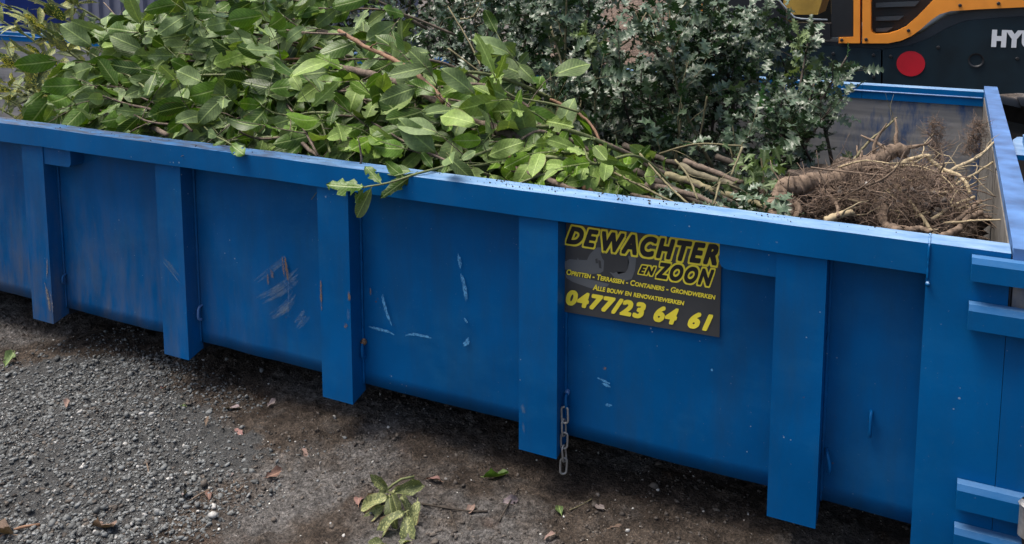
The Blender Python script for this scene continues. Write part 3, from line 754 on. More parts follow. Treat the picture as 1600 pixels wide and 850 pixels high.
for i in range(90):
    u = 118+((i*0.618034) % 1)*860; f = ((i*0.754877) % 1)
    tv, bv = topv(u), rail_v(u)-14
    v = tv+(bv-tv)*(f**.85)
    if u > 945 or (u > 760 and (f > .6 or i % 3 == 0)): continue
    us.append((u, v))
us.sort(key=lambda q: q[1])
for u, v in us:
    tip = heap_pt(u, v)
    base = tip+Vector((U(.32, .6) if u < 760 else U(.12, .25), U(.12, .45), U(-.3, -.08)))
    mid = tip.lerp(base, .5)+Vector((0, -.02, U(.03, .1)))
    tip2 = tip+Vector((U(-.14, 0) if u > 200 else U(-.06, .03), U(-.08, .04), U(-.05, .05)))
    young = u > 830 or (random.random() < .10)
    base.z = max(base.z, .4)
    branch('laurel_branch', place_label('leafy laurel branch', u, v), 'branch', [base, mid, tip, tip2], U(.006, .010), .0028, LAUREL_Y if young else LAUREL, M_bark if random.random() < .5 else M_bark_green, random.randint(20, 26), (.138 if not young else .115) if u < 800 else .088, side=3, sidelen=.24 if u < 760 else .15, group=G_L, start=.25, flip=.45, droop=.75, camb=1.25, upb=.25)
# inner mass of leaves under the surface
items = []
for i in range(2300):
    u = U(60, 960); tv, bv = topv(u)+25, rail_v(u)+10; v = tv+(bv-tv)*random.random(); p = heap_pt(u, v)+Vector((0, U(.22, .65), U(-.22, -.03)))
    p.z -= U(0, .1)
    if p.y > 2.2 or p.z < .2: continue
    items.append((random.choice(LAUREL), p, rv()+Vector((-.8, -.3, -.2)), rv(.7)+UP*.6, U(.09, .15)))
o = join_leaves('laurel_foliage', items, M_laurel); tag(o, 'deep inner mass of laurel leaves under the heaped branches', 'foliage', kind='stuff')
# bits that can be told apart
def px_path(pts): return [Vector(atY(u, v, y)) for u, v, y in pts]
def sprig(label, path, r, lvs):
    P = crv(px_path(path), 6); org = P[0].copy(); t = thing('laurel_branch', label, 'branch', org, G_L)
    MB().tube([p-org for p in P], [r*(1-.5*i/len(P)) for i in range(len(P))], 6).build('stem', M_bark_green, t, smooth=True)
    for (u0, v0, y0), (u1, v1, y1), k, fl, ws in lvs:
        a, b = Vector(atY(u0, v0, y0)), Vector(atY(u1, v1, y1)); n = (CAMV-a).normalized()+rv(.22)+UP*.35
        put_leaf(LAUREL[k], t, org, a, b-a, -n if fl else n, (b-a).length, wsc=ws)
sprig('bitten laurel sprig hanging over the rail above the third rib', [(800, 222, .30), (750, 240, .2), (700, 258, .10), (650, 272, .0), (610, 285, -.045), (566, 293, -.07)], .0048,
      [((568, 292, -.07), (513, 291, -.085), 0, 1, 1.15), ((596, 287, -.05), (570, 257, -.04), 4, 1, .8), ((648, 271, .0), (594, 309, -.06), 8, 1, .85), ((580, 294, -.06), (556, 342, -.05), 2, 0, .8), ((568, 296, -.07), (552, 317, -.06), 4, 1, .9), ((642, 268, .0), (600, 262, -.02), 5, 0, 1.0), ((630, 276, -.02), (607, 258, .0), 1, 1, .9), ((676, 262, .05), (660, 240, .06), 3, 1, 1.0), ((700, 257, .1), (690, 275, .05), 8, 1, .8), ((720, 250, .14), (742, 235, .16), 7, 0, 1.0)])
sprig('small pair of laurel leaves drooping over the left part of the rail', [(300, 180, .3), (330, 208, .12), (352, 220, .02), (362, 226, -.02)], .0035,
      [((352, 220, .02), (332, 228, -.02), 8, 1, 1.1), ((360, 225, -.01), (380, 240, -.03), 4, 1, 1.1), ((340, 213, .05), (318, 205, .05), 1, 0, 1.0)])
branch('laurel_branch', 'bright young laurel shoot standing up beside the bare stem', 'branch', px_path([(905, 175, .6), (860, 162, .56), (800, 150, .5), (778, 128, .48), (770, 112, .48)]), .005, .0025, LAUREL_Y, M_bark_green, 8, .14, side=1, sidelen=.12, group=G_L, start=.5, flip=.15, upb=.3, camb=1.0, droop=.0)
# thick stems showing in the heap
def stick(name, label, cat, pts, r, mat, group=None, sides=8, knots=0, part='stem', twigs=0, tl=.1):
    P = crv(px_path(pts), 6); org = P[0].copy(); t = thing(name, label, cat, org, group); m = MB(); n = len(P)
    rr = r if hasattr(r, '__len__') else (r, r*.75)
    m.tube([p-org+rv(rr[0]*.12) for p in P], [(rr[0]+(rr[1]-rr[0])*i/(n-1))*U(.9, 1.12) for i in range(n)], sides)
    for k in range(twigs):
        i = random.randint(2, n-2); d = ((P[i]-P[i-1]).normalized()*.6+rv(.6)).normalized(); q = [P[i]]
        for s_ in range(4): d = (d+rv(.2)).normalized(); q.append(q[-1]+d*tl/4*U(.6, 1.3))
        m.tube([p-org for p in q], [rr[1]*.5*(1-.2*a) for a in range(5)], 5)
    m.build(part, mat, t, smooth=True); return t
random.seed(5)
st = stick('laurel_bough', 'thick grey-brown laurel stem sloping across the top of the heap', 'stem', [(480, 92, .66), (560, 112, .57), (600, 122, .52), (650, 140, .46), (700, 168, .40), (740, 186, .38), (800, 214, .38), (860, 250, .34), (910, 290, .26)], (.013, .016), M_bark, twigs=5)
stick('laurel_bough', 'reddish split laurel stem above the thick grey stem', 'stem', [(530, 48, .66), (570, 72, .58), (620, 96, .5), (665, 128, .42), (694, 160, .36)], (.008, .0085), M_bark_red, twigs=3)
for pts, r, mt, lb in (([(770, 246, .3), (830, 250, .32), (890, 280, .3), (925, 302, .24)], .013, M_bark_red, 'reddish cut stem lying low behind the rail near the middle'),
                       ([(800, 262, .24), (850, 278, .22), (905, 302, .18)], .012, M_bark, 'brown cut stem lowest against the rail in the middle'),
                       ([(805, 222, .42), (850, 252, .4), (900, 285, .34)], .011, M_bark_olive, 'olive cut stem under the end of the thick laurel stem'),
                       ([(190, 180, .4), (225, 192, .3), (262, 212, .18)], .012, M_bark, 'short bare stem poking from the heap at the left'),
                       ([(860, 155, .9), (905, 178, .86), (930, 205, .8), (950, 260, .6)], .006, M_bark_red, 'thin bare reddish twig rising left of the holly'),
                       ([(420, 92, .75), (480, 92, .74), (535, 88, .72)], .006, M_bark_red, 'thin red-brown stem lying level in the laurel heap'),
                       ([(520, 262, .06), (548, 263, .05), (590, 268, .045)], .013, M_bark, 'short brown stick resting on the rail above the third rib'),
                       ([(440, 186, .35), (470, 222, .24), (500, 246, .14)], .008, M_bark, 'slim brown stem leaning down to the rail left of the third rib')):
    stick('cut_stem', lb, 'stem', pts, r, mt, 'bare stems among the cuttings', twigs=1)

random.seed(25)
for pts, lb in (([(226, 112, .42), (207, 56, .66), (162, 4, .9)], 'slim bare laurel shoot reaching the top of the heap at left'), ([(232, 142, .3), (203, 120, .4), (128, 75, .62)], 'green bare shoot pointing left in the heap'), ([(400, 92, .5), (350, 60, .66), (301, 30, .78)], 'green shoot with a straight stem high in the heap'),
                ([(497, 243, .14), (462, 181, .32), (425, 136, .45)], 'brown shoot rising from the rail left of the third rib'), ([(516, 239, .14), (508, 210, .22), (499, 181, .3)], 'pale stalk standing behind the rail above the third rib'), ([(540, 54, .62), (441, 45, .68), (400, 8, .85)], 'long bent shoot along the crest of the heap'),
                ([(700, 252, .16), (640, 225, .24), (580, 190, .34)], 'brown shoot slanting up left of the thick bough'), ([(300, 205, .16), (260, 170, .28), (215, 150, .36)], 'thin brown shoot low in the heap right of the second rib')):
    stick('bare_shoot', lb, 'shoot', pts, (.0045, .003), M_bark_green if 'green' in lb or 'pale' in lb else M_bark, 'bare shoots in the laurel heap', sides=6, twigs=3, tl=.12)
# ---------------- spotted laurel (far left)
random.seed(31)
for i, (u, v, y, lb) in enumerate(((15, 40, 1.5, 'yellow-spotted laurel branch at the far left edge'), (55, 35, 1.35, 'yellow-spotted laurel branch leaning over the far rail at left'), (100, 30, 1.15, 'yellow-spotted laurel branch touching the plain laurel leaves'),
                          (75, 62, 1.0, 'bright spotted laurel branch in the middle of the left corner'), (35, 110, 1.0, 'dark spotted laurel branch low at the left edge'), (85, 100, .85, 'spotted laurel branch half under the laurel heap'), (125, 12, 1.25, 'topmost yellow-spotted branch before the grey wall'),
                          (15, 140, .7, 'shaded spotted laurel branch just behind the rail at left'), (60, 150, .6, 'lowest spotted laurel branch beside the laurel heap'), (30, 165, .5, 'shaded spotted laurel leaves touching the rail at left'), (0, 170, .75, 'spotted laurel branch cut by the left edge above the rail'))):
    tip = Vector(atY(u, v, y)); base = tip+Vector((.25, .2, -.35))
    branch('spotted_laurel_branch', lb, 'branch', [base, tip.lerp(base, .5)+Vector((0, 0, .05)), tip, tip+Vector((-.06, -.05, .05))], .008, .004, AUCUBA, M_bark_green, 22, .13, side=3, sidelen=.16, group='spotted laurel cuttings', flip=.12, upb=.8, camb=.3, droop=.05)

# ---------------- holly heap (right and back)
random.seed(41)
G_H = 'holly branches standing in the container'
HT = [(600, 20), (640, -20), (760, -50), (1100, -45), (1180, 5), (1250, 55), (1330, 110)]
HB = [(600, 130), (700, 140), (800, 170), (900, 215), (1000, 250), (1100, 265), (1200, 290), (1330, 240)]
hi = lambda u, T: float(np.interp(u, [a for a, b in T], [b for a, b in T]))
LBH = 'dark glossy holly branch in the upright thicket at the back'
HP = []
for i in range(58):
    u = 620+((i*.618034) % 1)*640; f = (i*.754877) % 1
    t0, b0 = hi(u, HT), hi(u, HB); v = t0+(b0-t0)*f*.86
    if u < 840 and i % 2: continue
    if 940 < u < 1040 and v < 70 and i % 2: continue
    if u > 1150 and i % 2: continue
    HP.append((u, v, f))
HP.sort(key=lambda q: q[1])
for u, v, f in HP:
    y = U(1.15, 2.15)*(1-.28*f); tip = Vector(atY(u, v, y))
    base = Vector((tip.x+U(-.12, .22), min(2.3, max(.6, y+U(-.1, .25))), max(.25, tip.z-U(.45, .7))))
    mid = tip.lerp(base, .55)+Vector((U(-.06, .06), U(-.05, .05), .02))
    far = y > 1.7
    branch('holly_branch', place_label('dark holly branch', u, v), 'branch', [base, mid, tip], U(.007, .012), .003, HOLLY, M_bark_dark if random.random() < .7 else M_bark_olive, 84, .074, side=8, sidelen=.25, group=G_H, leafmax=44, start=.28, flip=.10, upb=.8, camb=.2, droop=.12, spread=1.25)
for u, v, y, n_, lb in ((1325, 85, 1.25, 26, 'single holly twig rising clear at the right of the thicket'), (1300, 165, 1.15, 40, 'open holly branch in front of the scraped far wall'), (1262, 65, 1.5, 60, 'tall holly branch against the black machine'), (1220, 150, 1.2, 60, 'upright holly branch just left of the root ball'), (1240, 225, 1.0, 40, 'low holly branch over the root ball'), (1275, 120, 1.35, 50, 'holly branch crossing the far rail')):
    tip = Vector(atY(u, v, y)); base = Vector(atY(1195+U(-25, 60), 330, 1.05)); mid = tip.lerp(base, .5)+Vector((-.02, 0, .0))
    branch('holly_branch', lb, 'branch', [base, mid, tip], .010, .003, HOLLY, M_bark_dark, n_+20, .06, side=6, sidelen=.17, group=G_H, leafmax=70, start=.42, flip=.1, upb=.7, camb=.3, droop=.1, spread=1.2)
for u, v, y, lb in ((1245, 45, 1.45, 'pale young holly tip in front of the black machine'), (770, 80, 1.3, 'pale young holly tip above the bright laurel shoot'), (915, 50, 1.3, 'pale green holly tip high in the thicket')):
    tip = Vector(atY(u, v, y)); branch('holly_branch', lb, 'branch', [tip+Vector((.06, .05, -.3)), tip+Vector((.02, .02, -.12)), tip], .004, .002, HOLLY_Y, M_bark_green, 18, .06, side=2, sidelen=.09, group=G_H, start=.4, flip=.1, upb=.5, camb=.5, droop=0)
# inner holly leaves
items = []
for i in range(3600):
    u = U(800, 1210); t0, b0 = hi(u, HT)+30, hi(u, HB)+20; v = t0+(b0-t0)*random.random(); y = U(1.45, 2.35)
    p = Vector(atY(u, v, y))
    if p.z < .25 or (u > 1110 and random.random() < .6) or (930 < u < 1050 and v < 110 and random.random() < .75): continue
    items.append((random.choice(HOLLY), p, rv(), rv(.6)+UP*.9, U(.05, .08)))
o = join_leaves('holly_foliage', items, M_holly); tag(o, 'deep shaded mass of holly leaves inside the thicket', 'foliage', kind='stuff')
# thin bare twigs criss-crossing in front of the dark thicket
random.seed(43)
tw = [[(700, 190, 1.1), (640, 130, 1.15), (600, 80, 1.2)], [(760, 120, 1.1), (730, 60, 1.2), (700, 10, 1.3)], [(720, 30, 1.2), (740, 25, 1.2), (755, -5, 1.2)], [(700, 75, 1.1), (740, 105, 1.1), (775, 130, 1.1)], [(1000, 60, 1.3), (1040, 80, 1.3), (1075, 105, 1.3)], [(940, 90, 1.2), (985, 60, 1.2), (1010, 20, 1.25)], [(1030, 240, .9), (1090, 225, .9), (1160, 228, .9)], [(1105, 150, 1.1), (1098, 190, 1.1), (1090, 235, 1.1)], [(860, 40, 1.3), (880, 110, 1.25), (885, 170, 1.2)], [(800, 178, 1.0), (760, 178, 1.0), (730, 176, 1.0)]]
for pts in tw:
    stick('bare_twig', place_label('thin bare twig in the holly', pts[0][0], pts[0][1]), 'twig', pts, (.0045, .003), M_bark_olive, 'bare twigs in the holly', sides=5, twigs=2, tl=.14)

# ---------------- cut stems lying in the container between laurel and root ball
random.seed(51)
for pts, r, mt, lb in (([(975, 229, 0.89), (1010, 242, 0.85), (1060, 256, 0.80)], 0.0125, M_bark_dark, 'dark cut stem at the top of the stem pile'),
                       ([(1070, 252, 0.80), (1110, 266, 0.77), (1160, 286, 0.72)], 0.0106, M_bark, 'grey stem lying second in the stem pile'),
                       ([(1062, 259, 0.76), (1090, 272, 0.73), (1158, 294, 0.68)], 0.0137, M_bark_pale, 'pale peeled stem in the middle of the stem pile'),
                       ([(1040, 272, 0.66), (1090, 289, 0.65), (1150, 309, 0.59), (1205, 326, 0.54)], 0.0137, M_bark_olive, 'long olive stem in the stem pile'),
                       ([(1010, 289, 0.49), (1080, 304, 0.46), (1140, 329, 0.41)], 0.0100, M_bark, 'grey-brown stem close behind the rail in the stem pile'),
                       ([(1000, 254, 0.72), (1060, 279, 0.66), (1120, 304, 0.61), (1180, 334, 0.49)], 0.0074, M_bark_dark, 'thin dark stem running under the pale one'),
                       ([(1120, 244, 0.89), (1170, 266, 0.85), (1215, 294, 0.76)], 0.0112, M_bark_dark, 'dark stem under the holly, highest right in the stem pile'),
                       ([(985, 304, 0.35), (1040, 316, 0.34), (1100, 330, 0.32)], 0.0062, M_bark, 'slim stem lowest against the rail in the stem pile'),
                       ([(990, 266, 0.62), (1050, 294, 0.55), (1105, 326, 0.45)], 0.0112, M_bark_dark, 'thick dark stem under the olive one')):
    stick('cut_stem', lb, 'stem', pts, r, mt, 'stems piled left of the root ball', sides=10)
TWL = ['thin twig crossing the upper stems of the pile', 'thin twig rising by the ivy from the stem pile', 'short twig at the low right of the stem pile', 'long twig along the low left of the stem pile', 'twig slanting over the left of the stem pile']
for pts in ([(1055, 250, 0.46), (1075, 275, 0.40), (1090, 312, 0.30)], [(1160, 230, 0.53), (1150, 255, 0.49), (1142, 275, 0.46)], [(1120, 300, 0.33), (1125, 285, 0.33), (1115, 320, 0.26)], [(960, 270, 0.33), (1000, 290, 0.28), (1060, 320, 0.23)], [(1000, 240, 0.53), (1040, 285, 0.40), (1075, 318, 0.26)]):
    stick('bare_twig', TWL.pop(0), 'twig', pts, (.004, .003), M_bark_olive, 'twigs over the stem pile', sides=5, twigs=2, tl=.12)
items_lit = []
for i in range(1500):
    u = U(940, 1240); v = U(235, 345); p = Vector(atY(u, v, U(.35, .9))); p.z -= U(.10, .25)
    if p.z > .2: items_lit.append((random.choice(HOLLY), p, rv(), rv(.5)+UP, U(.04, .07)))
o = join_leaves('leaf_litter', items_lit, M_holly); tag(o, 'loose dark leaves fallen between the piled stems', 'leaf litter', kind='stuff')
# ivy clump
random.seed(53)
org = Vector(atY(1190, 300, .72)); iv = thing('ivy', 'pale green ivy clump between the stem pile and the root ball', 'ivy', org)
m = MB(); m.tube([(0, 0, -.15), (.01, 0, 0), (-.01, .02, .12)], .003, 5); m.build('stem', M_bark_olive, iv)
for i in range(70):
    u, v = 1190+random.gauss(0, 24), 275+random.gauss(0, 26); p = Vector(atY(u, v, .72+U(-.06, .08))); put_leaf(random.choice(IVY), iv, org, p, rv(.6)-UP*.6, (CAMV-p).normalized()+rv(.35)+UP*.4, U(.03, .055))

# ---------------- root ball
def roots():
    random.seed(61)
    Qp = lambda cx, cy, y: Vector(atY(1180+cx/4.21, 180+cy/4.21, y))
    org = Qp(700, 650, .75); t = thing('root_ball', 'uprooted earthy root ball with tangled roots at the right end', 'root ball', org)
    def root(pts, r0, r1, mat, name='root', tw=0, kn=.07):
        P = crv([Qp(*p) for p in pts], 9); n = len(P); m = MB()
        rr = [(r0+(r1-r0)*i/(n-1))*U(1-kn, 1+kn) for i in range(n)]
        m.tube([p-org+rv(r0*.07)+Vector((mnoise.noise(p*30), mnoise.noise(p*30+UP*9), mnoise.noise(p*30-UP*7)))*r0*.35 for p in P], rr, 9 if r0 > .008 else 6)
        for k in range(tw):
            i = random.randint(1, n-2); d = ((P[i]-P[i-1]).normalized()*.5+rv(.7)).normalized(); q = [P[i]]
            for s_ in range(5): d = (d+rv(.28)).normalized(); q.append(q[-1]+d*U(.012, .035))
            m.tube([p-org for p in q], [max(.0012, rr[i]*.4)*(1-.15*a) for a in range(6)], 5)
        m.build(name, mat, t, smooth=True)
    root([(120, 690, .50), (110, 600, .52), (150, 545, .55), (175, 600, .56), (160, 680, .5)], .026, .018, M_root, 'main_root')
    root([(195, 640, .55), (185, 540, .56), (200, 480, .58), (270, 470, .60), (360, 430, .63), (440, 450, .66), (520, 425, .70), (580, 385, .74), (660, 345, .78), (760, 310, .82), (860, 260, .86), (930, 235, .88), (975, 240, .88)], .030, .022, M_root, 'main_root', 14)
    root([(120, 690, .5), (260, 690, .52), (280, 620, .55), (230, 540, .58)], .014, .010, M_root, 'root', 6)
    root([(800, 590, .62), (840, 630, .60), (865, 720, .55), (900, 745, .5), (960, 765, .45)], .020, .012, M_root, 'root', 3)
    root([(885, 345, .80), (920, 355, .80), (980, 305, .80), (1080, 275, .82), (1140, 270, .82), (1155, 300, .82), (1230, 350, .82), (1290, 375, .80), (1340, 400, .78), (1390, 450, .76), (1415, 515, .74)], .0075, .006, M_root_pale, 'root', 5)
    root([(640, 305, .85), (740, 180, .92), (850, 90, .98), (930, 15, 1.02)], .0045, .0035, M_bark_olive, 'twig', 2)
    root([(1090, 485, .75), (1160, 505, .74), (1250, 510, .74), (1350, 490, .75)], .006, .004, M_root_pale, 'root', 3)
    root([(930, 460, .70), (1000, 540, .66), (1080, 650, .6), (1180, 785, .5)], .006, .005, M_root_pale, 'root', 4)
    root([(1160, 690, .6), (1260, 620, .64), (1340, 580, .68), (1440, 540, .74)], .006, .005, M_root_pale, 'root', 3)
    root([(1300, 710, .58), (1380, 650, .64), (1440, 600, .70), (1480, 565, .74)], .007, .006, M_root, 'root', 3)
    root([(1230, 800, .46), (1330, 750, .52), (1400, 680, .58), (1485, 635, .64)], .0095, .008, M_root, 'root', 2)
    root([(1270, 370, .82), (1400, 310, .95), (1480, 265, 1.05), (1570, 180, 1.2)], .007, .004, M_root_pale, 'root', 5)
    root([(1290, 470, .8), (1420, 400, .92), (1500, 350, 1.02), (1590, 290, 1.15)], .005, .003, M_root_pale, 'root', 4)
    root([(300, 530, .6), (430, 490, .62), (560, 510, .64), (650, 520, .66)], .006, .004, M_root, 'root', 5)
    root([(460, 690, .5), (560, 660, .52), (650, 635, .54)], .012, .008, M_root_pale, 'root', 2)
    root([(450, 490, .62), (500, 540, .6), (540, 600, .56), (545, 670, .5)], .008, .005, M_root, 'root', 2)
    root([(520, 580, .58), (620, 555, .6), (720, 565, .62), (800, 580, .64)], .006, .005, M_root, 'root', 3)
    root([(1000, 760, .45), (1080, 745, .48), (1150, 770, .46)], .010, .006, M_root, 'root', 2)
    for k in range(46):
        a = (U(250, 1250), U(330, 760), U(.55, .85)); ln = U(60, 220); th = U(-.9, .5); pts = [a]
        for q in range(3): th += U(-.6, .6); pts.append((pts[-1][0]+ln*math.cos(th), pts[-1][1]+ln*.6*math.sin(th), pts[-1][2]+U(-.06, .06)))
        root(pts, U(.002, .0045), .0015, M_root_pale if random.random() < .3 else M_root, 'root', 2, .1)
    # soil core, lumpy
    bm = bmesh.new(); bmesh.ops.create_icosphere(bm, subdivisions=5, radius=1)
    c0 = Qp(640, 575, .90)
    for v in bm.verts:
        p = v.co.copy(); h = 1+.35*mnoise.noise(p*1.8)+.22*mnoise.noise(p*5)+.12*mnoise.noise(p*13)+.06*mnoise.noise(p*30)
        v.co = Vector((p.x*.36*h+.02, p.y*.30*h, p.z*.22*h))+c0-org-Vector((0, 0, .1))
    me = bpy.data.meshes.new('soil_core'); bm.to_mesh(me); bm.free(); o = link('soil_core', me, M_soilball, t)
    n = 1500; P = []
    for i in range(n):
        cx = U(200, 1300); cy = U(np.interp(cx, [200, 500, 900, 1300], [600, 480, 400, 560]), 760); P.append(np.array(Qp(cx, cy, U(.62, .9))-org))
    stones('clod', np.array(P), rng.gamma(2, .0028, n).clip(.0015, .014), stone_mat('root_clod', (.06, .048, .04), (.17, .14, .118), .01), .9, t)['kind'] = 'stuff'
    # fine root hairs
    m_v, m_f, k = [], [], 0
    def strand(p, d, ln, r, seg=4, curl=.45):
        nonlocal k
        for s_ in range(seg+1):
            a = d.orthogonal().normalized(); b = d.cross(a)
            for j in range(3): m_v.append(p+(a*math.cos(j*2.094)+b*math.sin(j*2.094))*r*(1-.6*s_/seg))
            if s_ < seg:
                for j in range(3):
                    q = k+s_*3; j2 = (j+1) % 3; m_f.extend([(q+j, q+j2, q+3+j2), (q+j, q+3+j2, q+3+j)])
            d = (d+rv(curl)).normalized(); p = p+d*ln/seg
        k += 3*(seg+1)
    for i in range(3800):
        cx = U(240, 1350); ymin = np.interp(cx, [240, 500, 900, 1100, 1250, 1420], [520, 420, 300, 330, 400, 500]); ymax = np.interp(cx, [240, 1000, 1420], [690, 740, 780])
        cy = ymin+(ymax-ymin)*random.random()**.9; dens = 1 if cx < 1150 else .55
        if random.random() > dens: continue
        p = Qp(cx, cy, U(.55, .95))-org; strand(p, (rv()+Vector((.3, -.3, .1))).normalized(), U(.03, .12), U(.0006, .0015))
    for i in range(800):      # hairy tufts standing up at the back
        if i % 2: cx = 1175+random.gauss(0, 16)*(1+i/800); cy = U(40, 330); cx += (cy-40)*.12
        else: cy = U(40, 260); cx = 1470-(cy-60)*.25+random.gauss(0, 30)
        p = Qp(cx, cy, 1.25 if i % 2 else 1.45)-org; strand(p, (rv()+UP*.3).normalized(), U(.02, .06), .0009, 3, .6)
    o = link('root_hair', tri_mesh('root_hair', [tuple(v) for v in m_v], m_f, smooth=False), M_roothair, t); o['kind'] = 'stuff'
roots()
# soil and litter lying on the container floor
n = 3500; x = rng.uniform(1.5, 3.15, n); y = rng.uniform(.1, 1.6, n)
stones('floor_litter', np.stack([x, y, np.full(n, ZB+.016)], 1), rng.gamma(2, .004, n).clip(.002, .03), stone_mat('container_litter', (.03, .025, .02), (.12, .1, .08), .01))
tag(bpy.data.objects['floor_litter'], 'crumbled soil on the container floor around the root ball', 'soil', kind='stuff')

# ------------------------------------------------------------------ excavator behind the container
def excavator():
    YE = 3.4; org = Vector((2.9, YE, 0))
    t = thing('excavator', 'black and orange excavator parked behind the container', 'excavator', org)
    def bend(co):
        co = Vector(co)
        if co.x > 3.15: co.y += .28*(co.x-3.15)**2
        return co-org
    cuts = list(np.arange(3.1, 4.7, .1))
    M_navy = simple('dark_navy_body', (.004, .015, .023), .5, 0, .45, 5, .12, .35)
    M_shoulder = simple('dark_grey_shoulder', (.035, .045, .055), .45, 0, .2, 8, .04)
    M_org = simple('orange_panel', (.80, .28, .03), .42, 0, .12, 7, .05)
    M_black = simple('black_trim', (.009, .010, .012), .45, 0, .2, 20, .1)
    M_red = simple('red_reflector', (.46, .004, .016), .5, 0, .12, 10, .05)
    M_white = simple('white_letter', (.72, .74, .76), .45, 0, .06, 10, 0)
    M_rub = simple('track_rubber', (.025, .02, .017), .8, 0, .4, 20, .4)
    M_gl = Mat('tinted_window_glass'); M_gl.P(Base_Color=(.85, .88, .85, 1), Roughness=.02, Transmission_Weight=1.0, IOR=1.05); M_gl = M_gl.m
    M_trim = simple('grey_trim', (.28, .32, .35), .4, 0, .1, 10, 0)
    def slab(name, uv, y0, y1, mat, bev=.006, parent=t, world=False):
        m = prism(pxz(uv, YE), y0, y1); return m.build(name, mat, parent, bevel=bev, seg=2, xcuts=cuts, deform=bend)
    slab('lower_panel', [(1120, 64), (1285, 70), (1376.5, 77), (1376.5, 160), (1120, 160)], YE, YE+1.5, M_navy)
    slab('counterweight', [(1379, 77), (1420, 72), (1452, 60), (1480, 44), (1508, 33), (1560, 28), (1650, 24), (1900, 20), (1900, 160), (1650, 150), (1590, 146), (1379, 158)], YE+.001, YE+1.5, M_navy, .008)
    slab('shoulder', [(1230, 63), (1345, 68), (1402, 68), (1440, 52), (1480, 25), (1525, 15), (1660, 8), (1900, 0), (1900, 60), (1500, 60), (1440, 80), (1379, 80), (1230, 72)], YE+.03, YE+1.45, M_shoulder, .02)
    slab('corner_frame', [(1335, -260), (1345.5, -260), (1344, 67), (1311, 67), (1311, 58), (1334, 57.5)], YE-.02, YE+.1, M_org, .007)
    pts = [(1348, -260), (1361, -260), (1361, 45), (1363, 50), (1368, 53), (1388, 52), (1402, 48), (1416, 41), (1432, 27), (1446, 13), (1460, -2), (1476, -14), (1500, -22), (1900, -60), (1900, 2), (1660, 9), (1600, 11), (1530, 14), (1485, 17), (1468, 22), (1455, 31), (1438, 46), (1424, 56), (1408, 63), (1388, 67), (1348, 67)]
    slab('side_frame', pts, YE-.025, YE+.1, M_org, .010)
    slab('grille', [(1355, -260), (1600, -260), (1600, -10), (1470, 5), (1440, 30), (1400, 60), (1355, 62)], YE+.06, YE+.5, M_black, 0)
    for a, b in (([(1368, 5), (1436, 2), (1430, 10), (1368, 12)]), YE+.02), (([(1368, 27), (1412, 25), (1404, 32), (1368, 33)]), YE+.02), (([(1368, 45), (1395, 43), (1385, 50), (1368, 50)]), YE+.02), (([(1368, -18), (1450, -20), (1444, -12), (1368, -10)]), YE+.02):
        slab('slat', a, b, b+.03, M_shoulder, .004)
    slab('hood', [(1480, -20), (1900, -45), (1900, -190), (1840, -230), (1480, -240)], YE+.01, YE+1.4, M_org, .02)
    # cab door with its window
    slab('cab_pillar', [(1299, -520), (1334, -520), (1333, 57), (1311, 58), (1299, 58)], YE-.005, YE+.06, M_black, .01)
    slab('cab_door', [(1120, 20), (1206, 20), (1236, 35), (1298, 37), (1298, 62), (1120, 62)], YE-.012, YE+.05, M_black, .012)
    slab('cab_door', [(1120, -60), (1170, -60), (1240, 33), (1206, 21), (1120, 21)], YE-.011, YE+.05, M_black, .006)
    slab('cab_window', [(1160, -480), (1298, -480), (1298, 36), (1236, 34), (1160, -70)], YE+.015, YE+.021, M_gl, 0)
    for pts in ([(1178, -60), (1200, -22), (1222, 6), (1241, 27), (1252, 29.5), (1293, 31)],):
        P = [Vector(atY(u, v, YE-.016))-org for u, v in pts]; MB().tube(P, .0055, 6).build('window_trim', M_trim, t, smooth=True)
    slab('seat', [(1205, -80), (1290, -60), (1262, 30), (1205, 30)], YE+.42, YE+.8, simple('ochre_seat', (.62, .38, .08), .6, 0, .2, 10), .02)
    slab('cab_back', [(1100, -500), (1340, -500), (1340, 60), (1100, 60)], YE+1.3, YE+1.34, M_black, 0)
    slab('cab_roof', [(1090, -545), (1340, -545), (1340, -500), (1090, -500)], YE-.01, YE+1.35, M_org, .03)
    # reflector, bolt hole, lettering on the counterweight
    m = MB(); c = atY(1423, 99.5, YE); n = 32
    m.add([(c[0]+.074*math.cos(2*math.pi*i/n), YE-.004, c[2]+.0715*math.sin(2*math.pi*i/n)) for i in range(n)]+[(c[0]+.074*math.cos(2*math.pi*i/n), YE+.002, c[2]+.0715*math.sin(2*math.pi*i/n)) for i in range(n)], [tuple(range(n))]+[(i, i+n, (i+1) % n+n, (i+1) % n) for i in range(n)])
    m.build('reflector', M_red, t, deform=bend)
    c = atY(1525, 94, YE); m = MB(); n = 20; v, f = [], []
    for rr, dy in ((.040, -.004), (.034, -.004), (.030, .006), (.018, .012), (.0, .010)):
        v += [(c[0]+rr*math.cos(2*math.pi*i/n), YE-.002+dy, c[2]+rr*math.sin(2*math.pi*i/n)) for i in range(n)]
    for k_ in range(4): f += [(k_*n+i, k_*n+(i+1) % n, (k_+1)*n+(i+1) % n, (k_+1)*n+i) for i in range(n)]
    m.add(v, f); m.build('lifting_eye', M_black, t, smooth=True, deform=lambda co: bend(co)-Vector((0, .002, 0)))
    me = text_mesh('HYUNDAI', .075, 0.0, space=1.16); co = np.array([q.co[:] for q in me.vertices]); lo, hi_ = co.min(0), co.max(0)
    a, b = atY(1548.5, 73.5, YE), atY(1548.5, 46, YE); hh = b[2]-a[2]; sc = hh/(hi_[1]-lo[1])
    for q in me.vertices:
        x, z = (q.co.x-lo[0])*sc*.86, (q.co.y-lo[1])*sc
        q.co = bend(Vector((a[0]+x, YE-.006, a[2]+z)))
    link('lettering', me, M_white, t)
